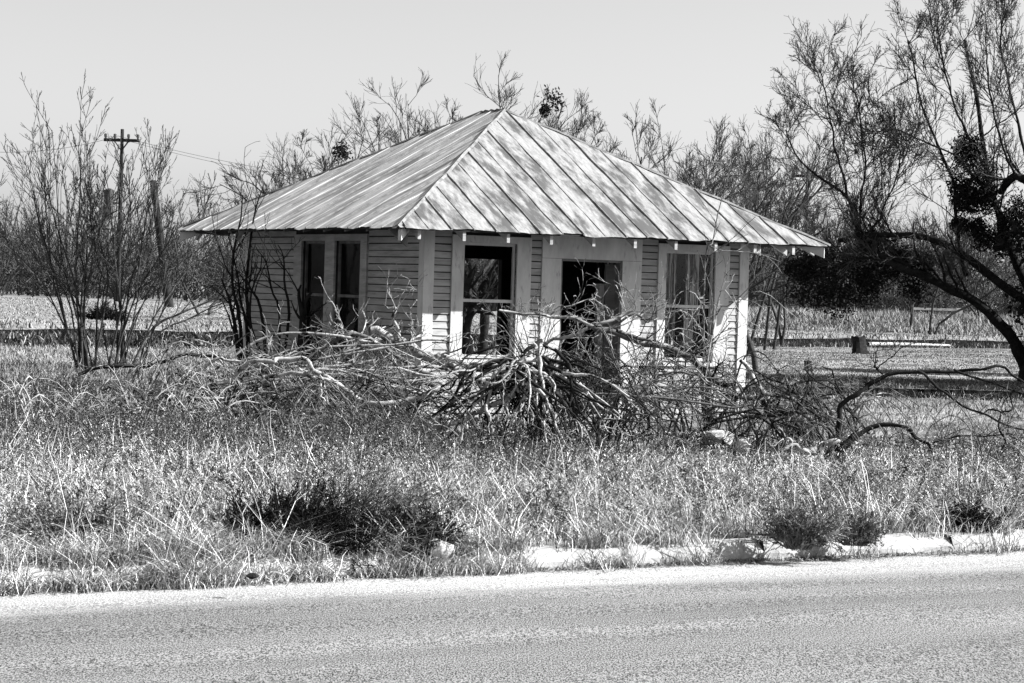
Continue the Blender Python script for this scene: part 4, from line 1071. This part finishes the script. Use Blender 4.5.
# farther lot
g = MB()
x, y = inframe(rg, 15000, 34, 104, 1.25, .5); bb_ = bank(x, y); ok = (bb_ < -.4) & ~inside_house(x, y); x, y, bb_ = x[ok], y[ok], bb_[ok]
nearb = np.clip((-bb_ - 1) / 9, 0, 1)
hh = np.clip(.16 + .12 * vnoise(x, y, 3, 7), .05, .4) * np.where(x < 0, 1.1, .5) * (.25 + .75 * nearb) * np.where(y > 60, .5, 1)
tn = np.clip(.62 + .2 * vnoise(x, y, 2, 12) + rg.normal(0, .15, len(x)), 0, 1) * (.35 + .65 * np.clip((-bb_ - .5) / 3, 0, 1)) * np.where((x < 0) & (y < 52), .55, 1)  # tone drops towards the bank, leading into its painted shade
X, Y_, i_ = clump(rg, x, y, 12, .16); n = len(X)
blades(g, rg, X, Y_, gz(X, Y_), hh[i_] * rg.uniform(.5, 1.4, n), .014 * Y_ / 45, rg.uniform(.1, 1.0, n), np.clip(tn[i_] + rg.normal(0, .2, n), 0, 1))
# weeds toned near black to widen the shade painted on the bank
t = rg.uniform(-25, 75, 16000); dd = rg.uniform(-1.5, .3, 16000)
x = BX + BD[0] * t + nrm[0] * dd; y = BY + BD[1] * t + nrm[1] * dd; ok = np.abs(x) < y * .26; x, y, dd = x[ok], y[ok], dd[ok]; n = len(x)
blades(g, rg, x, y, GZ + np.clip((dd + .1) * 1.4, 0, .35), rg.uniform(.05, .3, n), np.full(n, .03), rg.uniform(.1, .9, n), np.where(rg.random(n) < .16, .9, rg.uniform(0, .12, n)))
t = rg.uniform(-12, 22, 15000); dd = rg.uniform(-6.5, -.6, 15000)
x = BX + BD[0] * t + nrm[0] * dd; y = BY + BD[1] * t + nrm[1] * dd; ok = (x < 2) & (np.abs(x) < y * .26); x, y = x[ok], y[ok]; n = len(x)
blades(g, rg, x, y, np.full(n, GZ), rg.uniform(.08, .42, n), np.full(n, .045), rg.uniform(.1, .9, n), np.where(rg.random(n) < .12, .8, rg.uniform(0, .1, n)))
# weeds with the same painted shade on the low step at the right
t = rg.uniform(.6, 4, 9000); ii_ = np.minimum(t.astype(int), 3); f_ = (t - ii_)[:, None]; E_ = np.array(e); pt = E_[ii_] * (1 - f_) + E_[ii_ + 1] * f_; n = len(t)
blades(g, rg, pt[:, 0], pt[:, 1] - rg.uniform(.05, .5, n), np.full(n, GZ), rg.uniform(.03, .16, n), np.full(n, .02), rg.uniform(.1, .9, n), np.where(rg.random(n) < .1, .8, rg.uniform(0, .1, n)))
t = rg.uniform(.8, 4, 52000); ii_ = np.minimum(t.astype(int), 3); f_ = (t - ii_)[:, None]; pt = E_[ii_] * (1 - f_) + E_[ii_ + 1] * f_; n = len(t); dd = rg.uniform(.02, 8.5, n)
zt_ = np.where(dd < 3, .17, .17 - (dd - 3) / 6 * .15)
blades(g, rg, pt[:, 0], pt[:, 1] + dd, GZ + zt_, rg.uniform(.02, .13, n), np.full(n, .018), rg.uniform(.2, 1.1, n), np.clip(.35 + .25 * vnoise(pt[:, 0], dd, 1.1, 3) + rg.normal(0, .22, n), 0, 1))
# short tufts on the far field
x, y = inframe(rg, 60000, 66, 150, 1.15, 0); ok = bank(x, y) > .6; x, y = x[ok], y[ok]; n = len(x)
blades(g, rg, x, y, np.full(n, GZ + .42), rg.uniform(.03, .12, n), np.full(n, .04), rg.uniform(.2, 1, n), np.clip(rg.normal(.62, .2, n), 0, 1))
fg = g.build('far_grass', M['grassfar'], tone=True); tag(fg, 'short pale grass around and beyond the house', 'grass', kind='stuff')
# tall far grass on the right
g = MB(); n = 42000
px_ = rg.uniform(740, 1080, n); y = rg.uniform(112, 150, n) ; x = (px_ - 512) * y / F
h_ = np.clip(.75 + .35 * vnoise(x, y, 2.2, 3), .2, 1.3) * rg.uniform(.5, 1.25, n) * np.clip((y - 108) / 12, .25, 1)
blades(g, rg, x, y, np.full(n, GZ + .42), h_, np.full(n, .045), rg.uniform(.05, .5, n), np.clip(.62 + .2 * vnoise(x, y, 2, 8) + rg.normal(0, .2, n), 0, 1))
tg = g.build('tall_grass', M['grassfar'], tone=True); tag(tg, 'band of tall pale grass at the far side of the field on the right', 'grass', kind='stuff')
for k_, (px_, py_, w_, h_, lb) in enumerate(((795, 333, 60, 18, 'dark scrub at the foot of the tall grass right of the house'), (893, 333, 44, 16, 'dark scrub in the tall grass below the white rail'), (962, 340, 34, 14, 'low dark scrub in the tall grass left of the arching limb foot'), (990, 340, 20, 16, 'small dark scrub clump right beside the arching limb'))):
    fan_bush(lb, px_, py_, 121, w_ * 1.2, h_ * .8, 130, 400 + k_, .0, 'darkbark', name='scrub_bush', rr=.03)
# litter along the road edge
lt = MB(); n = 12000; u_ = rg.uniform(-9, 9, n); v_ = -np.abs(rg.normal(0, .11, n)) * np.clip(1 + 1.2 * vnoise(u_, u_ * 0, .8, 6), .25, 2.5) + .02; x, y = uv2w(u_, v_)
c = np.stack([x, y, np.full(n, RZ + .012) + rg.uniform(0, .012, n)], 1); aa = unit(np.stack([rg.normal(size=n), rg.normal(size=n), rg.normal(size=n) * .25], 1)) * rg.uniform(.008, .045, (n, 1)); bb = unit(np.cross(aa, (0, 0, 1.))) * .005
lt.add(np.stack([c - aa, c + bb, c + aa, c - bb], 1), np.arange(n * 4).reshape(n, 4), tone=np.repeat(rg.uniform(0, 1, n), 4))
l_ = lt.build('litter', M['litter'], tone=True); tag(l_, 'dry leaves and straw lying along the road edge', 'litter', kind='stuff')

# ------------------------------------------------------------------ far woods
g = MB(); rg = np.random.default_rng(88)
def woods(n, px0, px1, ya, yb, h0, h1, K=5):
    px_ = rg.uniform(px0, px1, n); Y_ = rg.uniform(ya, yb, n); X = (px_ - 512) * Y_ / F
    z = np.full(n, GZ + .42); hgt = rg.uniform(h0, h1, n) * (1 + .25 * vnoise(X, Y_, 6, 2))
    P_ = np.zeros((n, K, 3)); p = np.stack([X, Y_, z], 1); d = unit(np.stack([rg.normal(0, .3, n), rg.normal(0, .2, n), np.ones(n)], 1))
    for q in range(K):
        P_[:, q] = p; d = unit(d + rg.normal(size=(n, 3)) * .18); p = p + d * (hgt / K)[:, None]
    R_ = np.full((n, 1), .05) * np.linspace(1, .4, K)[None] * rg.uniform(.6, 1.6, (n, 1))
    g.tubes(P_, R_, 3)
    a = children(rg, P_, R_, 7, .15, 1, (25, 65), .45, .6, 5, .16, .04, .018); g.tubes(*a, 3)
    b = children(rg, *a, 5, .15, 1, (25, 65), .5, .7, 4, .16, .02, .014); g.tubes(*b, 3)
woods(620, -60, 560, 158, 200, 4.5, 8.5); woods(700, 480, 1110, 158, 205, 6, 11)
woods(160, -60, 300, 165, 200, 2, 4); woods(160, 740, 1110, 160, 200, 2, 4)
w_ = g.build('woods', M['twigfar'], tone=False); tag(w_, 'grey mass of bare woods along the far side of the field', 'woods', kind='stuff')
g = MB(); n = 150; cs = []; rs = []
for _ in range(n):
    Y_ = rg.uniform(160, 215); px_ = rg.uniform(-60, 1110); cs.append(np.array([(px_ - 512) * Y_ / F, Y_, GZ + rg.uniform(.5, 2.2)])); rs.append((rg.uniform(1.2, 3), 1.5, rg.uniform(.7, 1.8)))
leafcloud(g, rg, cs, rs, 900, .10)
w_ = g.build('undergrowth', M['twigfar']); tag(w_, 'dense grey scrub filling in under the far woods', 'undergrowth', kind='stuff')

# ------------------------------------------------------------------ poles, wires, far things
def upole(px, ytop, Y, lean, label, cross=True, light=False, r=.12, ybase=None):
    x = gx(px, Y); zt = at(px, ytop, Y)[2]; zb = GZ + .42
    root = empty('utility_pole', (x, Y, zb), 0, label, 'utility pole')
    H_ = zt - zb
    p = MB(); p.tubes(np.array([[(lean * H_ * k / 5, 0, H_ * k / 5) for k in range(6)] + [(lean * H_, 0, H_ + .01)]]), np.array([list(np.linspace(r * 1.2, r * .85, 6)) + [.01]]), 10)
    p.build('pole', M['pole'], root, smooth=True)
    if cross:
        c = MB(); c.box(-1.05, 1.05, -.2, -.1, H_ - .75, H_ - .57); c.tubes(np.array([[(-.5, -.16, H_ - .6), (0, -.16, H_ - 1.3)], [(.5, -.16, H_ - .6), (0, -.16, H_ - 1.3)]]), np.full((2, 2), .03), 4)
        c.build('crossarm', M['pole'], root)
        for xx in (-.95, -.4, .4, .95):
            q = MB(); q.tubes(np.array([[(xx, -.15, H_ - .57), (xx, -.15, H_ - .45), (xx, -.15, H_ - .32), (xx, -.15, H_ - .28)]]), np.array([[.05, .09, .09, .02]]), 6); q.build('insulator', M['metal'], root)
    if light:
        q = MB(); q.tubes(np.array([[(-.7, 0, H_ - 5.2), (-.7, 0, H_ - 5.15), (-.7, 0, H_ - 3.6), (-.7, 0, H_ - 3.5)]]), np.array([[.02, .3, .3, .05]]), 12)
        q.box(-.5, -.1, -.04, .04, H_ - 4.4, H_ - 4.3); q.build('transformer', M['metal'], root)
        a = MB(); a.tubes(np.array([[(0, 0, H_ - 6.2), (-.6, 0, H_ - 5.9), (-1.3, 0, H_ - 5.85)]]), np.full((1, 3), .05), 6); a.build('lamp_arm', M['metal'], root)
        a = MB(); a.tubes(np.array([[(-1.1, 0, H_ - 5.85), (-1.3, 0, H_ - 5.8), (-1.8, 0, H_ - 5.82), (-1.95, 0, H_ - 5.88)]]), np.array([[.04, .14, .16, .05]]), 8); a.build('lamp_head', M['metal'], root)
    return root
upole(118, 129, 145, 0, 'tall utility pole with crossarm and transformer behind the left shrubs', light=True)
upole(170, 181, 125, -.16, 'leaning broken pole right of the tall utility pole', cross=False, r=.2)
upole(804, 166, 160, 0, 'far utility pole with a crossarm beyond the right end of the roof')
A = at(118, 136, 145); wi = 0
for k, (q0, q1, nm) in enumerate(((at(-120, 128, 150), A, 'sagging power line running left from the tall utility pole'), (A, at(560, 185, 170), 'sagging power line running right from the tall utility pole'), (at(110, 136, 145), at(560, 195, 175), 'lower power line running right behind the roof'))):
    ts_ = np.linspace(0, 1, 24)[:, None]; P_ = q0 * (1 - ts_) + q1 * ts_; P_[:, 2] -= (1.2 * 4 * ts_ * (1 - ts_))[:, 0]
    m_ = MB(); m_.tubes(P_[None], np.full((1, 24), .012), 4); o = m_.build('power_line', M['metal']); tag(o, nm, 'power line')

def rock(label, px, py, Y, w, h, seed, m='stone', name='rock', cat='rock'):
    rg = np.random.default_rng(seed); bm_ = MB(); c = at(px, py, Y); c[2] = float(gz(c[0], c[1]))
    nu, nv_ = 14, 9; V_ = []
    dirs = unit(rg.normal(size=(9, 3))); offs = rg.uniform(.62, .95, 9)
    for i_ in range(nu):
        for j_ in range(nv_):
            a, b = 2 * math.pi * i_ / nu, math.pi * j_ / (nv_ - 1)
            d = np.array([math.sin(b) * math.cos(a), math.sin(b) * math.sin(a), math.cos(b)])
            rr = min([1.0] + [offs[k] / max(d @ dirs[k], 1e-3) for k in range(9) if d @ dirs[k] > .3])
            V_.append(d * rr * np.array([w / 2, w / 2.4, h * .75]) + np.array([0, 0, h * .3]))
    q = [(i_ * nv_ + j_, ((i_ + 1) % nu) * nv_ + j_, ((i_ + 1) % nu) * nv_ + j_ + 1, i_ * nv_ + j_ + 1) for i_ in range(nu) for j_ in range(nv_ - 1)]
    bm_.add(V_, q); o = bm_.build(name, M[m], smooth=False); o.location = tuple(c); tag(o, label, cat)
rock('white rock lying in the grass near the road', 438, 552, 17.5, .24, .11, 1)
rock('round pale boulder at the right end of the house front', 742, 442, 29.6, .2, .2, 2)
rock('broken pale stone slab at the foot of the house beside the broken post', 718, 440, 31.0, .5, .2, 3)
rock('pale stone half hidden in the weeds before the house corner', 450, 425, 32.5, .5, .22, 4)
rock('small dark stone on the road edge', 252, 594, 15.75, .09, .03, 5, 'darkwood')
# concrete block by the far left corner of the house
c = at(240, 338, 60); m_ = MB(); z0 = GZ - c[2]
m_.hexa([(-.3, -.2, -.02), (.3, -.2, -.02), (.3, .2, -.02), (-.3, .2, -.02), (-.16, -.14, .34), (.12, -.14, .34), (.12, .14, .34), (-.16, .14, .34)])
o = m_.build('concrete_block', M['concrete']); o.location = (c[0], c[1], GZ); tag(o, 'pale tapered concrete block past the left corner of the house', 'block')
# stump and fallen pole in the field
def stump(px, py, Y, w, h, label, seed, z=None):
    rg = np.random.default_rng(seed); x = gx(px, Y); z = float(gz(x, Y)) if z is None else z; m_ = MB(); n = 12
    rows = []
    for k, (hz, rr_) in enumerate(((-.05, 1.35), (.05, 1.15), (.35, .95), (.7, .9), (1.0, .95))):
        rows.append([(math.cos(a) * w / 2 * rr_ * (1 + .15 * math.sin(3 * a + seed)) - .15 * hz * w, math.sin(a) * w / 2 * rr_ * (1 + .2 * math.sin(2 * a)), hz * h + (rg.uniform(-.07, .07) * h if k == 4 else 0)) for a in np.linspace(0, 2 * math.pi, n, endpoint=False)])
    V_ = np.array(rows).reshape(-1, 3); q = [(k * n + i_, k * n + (i_ + 1) % n, (k + 1) * n + (i_ + 1) % n, (k + 1) * n + i_) for k in range(4) for i_ in range(n)]
    m_.add(V_, q); m_.add(np.vstack([V_[-n:], [[0, 0, h * .8]]]), None, [(i_, (i_ + 1) % n, n) for i_ in range(n)])
    o = m_.build('stump', M['darkbark'], smooth=False); o.location = (x, Y, z); tag(o, label, 'stump')
stump(862, 352, 86, .5, .62, 'dark tree stump standing in the pale field on the right', 1)
stump(811, 371, 64, .22, .28, 'small dark stump in the grass right of the house', 2)
P_ = smooth_line([(gx(870, 87), 87, GZ + .35), (gx(905, 89), 89, GZ + .35), (gx(952, 92), 92, GZ + .3)], 8)[None]
m_ = MB(); m_.tubes(P_, np.linspace(.07, .04, 8)[None], 8); o = m_.build('fallen_pole', M['bleach'], smooth=True)
base_origin(o, tuple(P_[0, 0])); tag(o, 'thin pale pole lying from the stump across the field', 'pole')
# white gate and shed far right
x = gx(938, 158); root = empty('barrier', (x, 158, GZ + .42), 0, 'white horizontal rail with a square end block beyond the tall grass', 'barrier')
m_ = MB(); m_.box(-1.6, 1.2, -.06, .06, .95, 1.1); m_.build('rail', M['white'], root)
m_ = MB(); m_.box(1.2, 1.6, -.2, .2, 0, 1.15); m_.build('post', M['white'], root); m_ = MB(); m_.box(-1.7, -1.6, -.06, .06, 0, 1.15); m_.build('post', M['white'], root)
x = gx(972, 172); root = empty('shed', (x, 172, GZ + .42), .3, 'small pale shed beyond the tall grass on the right', 'shed')
m_ = MB(); m_.box(-.7, .7, -.7, .7, 0, 1.35); m_.build('wall', M['concrete'], root)
m_ = MB(); m_.hexa([(-.85, -.85, 1.352), (.85, -.85, 1.352), (.85, .85, 1.352), (-.85, .85, 1.352), (-.85, -.85, 1.62), (.85, -.85, 1.42), (.85, .85, 1.42), (-.85, .85, 1.62)]); m_.build('roof', M['tin'], root)

# ------------------------------------------------------------------ light, sky, camera
SUN_EL, SUN_AZ = 34.5, 88.5                     # azimuth from +Y turning to +X
w = bpy.data.worlds.new('World'); sc.world = w; w.use_nodes = True
N = w.node_tree.nodes; L = w.node_tree.links
sky = N.new('ShaderNodeTexSky'); sky.sky_type = 'NISHITA'; sky.sun_disc = False
sky.sun_elevation = rad(SUN_EL); sky.sun_rotation = rad(SUN_AZ); sky.air_density = 1.0; sky.dust_density = 1.5
sepc = N.new('ShaderNodeSeparateColor'); L.new(sky.outputs[0], sepc.inputs[0])
bwm = N.new('ShaderNodeMix'); bwm.data_type = 'FLOAT'; bwm.inputs[0].default_value = .8
L.new(sepc.outputs[2], bwm.inputs[2]); L.new(sepc.outputs[0], bwm.inputs[3])
L.new(bwm.outputs[0], N['Background'].inputs['Color']); N['Background'].inputs['Strength'].default_value = .064
sd = bpy.data.lights.new('sun', 'SUN'); sd.energy = 5.0; sd.angle = rad(.5); sd.color = (1, 1, 1)
so = bpy.data.objects.new('sun', sd); COL.objects.link(so)
az = rad(90 - 88.5)
# sun direction in the world: towards +X, a touch towards the camera side
dvec = Vector((math.cos(rad(SUN_EL)) * math.cos(rad(-1.5)), math.cos(rad(SUN_EL)) * math.sin(rad(-1.5)), math.sin(rad(SUN_EL))))
so.rotation_euler = dvec.to_track_quat('Z', 'Y').to_euler(); so.location = (30, 0, 30)
cd = bpy.data.cameras.new('camera'); cam = bpy.data.objects.new('camera', cd); COL.objects.link(cam); sc.camera = cam
cd.sensor_width = 36; cd.lens = F * 36 / 1024; cd.clip_end = 4000; cd.clip_start = .1
cam.location = (0, 0, EYE)
from mathutils import Matrix
R_ = Matrix.Rotation(math.pi / 2 - PITCH, 4, 'X') @ Matrix.Rotation(ROLL, 4, 'Z')
cam.rotation_euler = R_.to_euler()
sc.view_settings.view_transform = 'Standard'; sc.view_settings.look = 'None'; sc.view_settings.gamma = 1
sc.view_settings.exposure = 1.75
sc.cycles.max_bounces = 5; sc.cycles.transparent_max_bounces = 6
sc.render.film_transparent = False
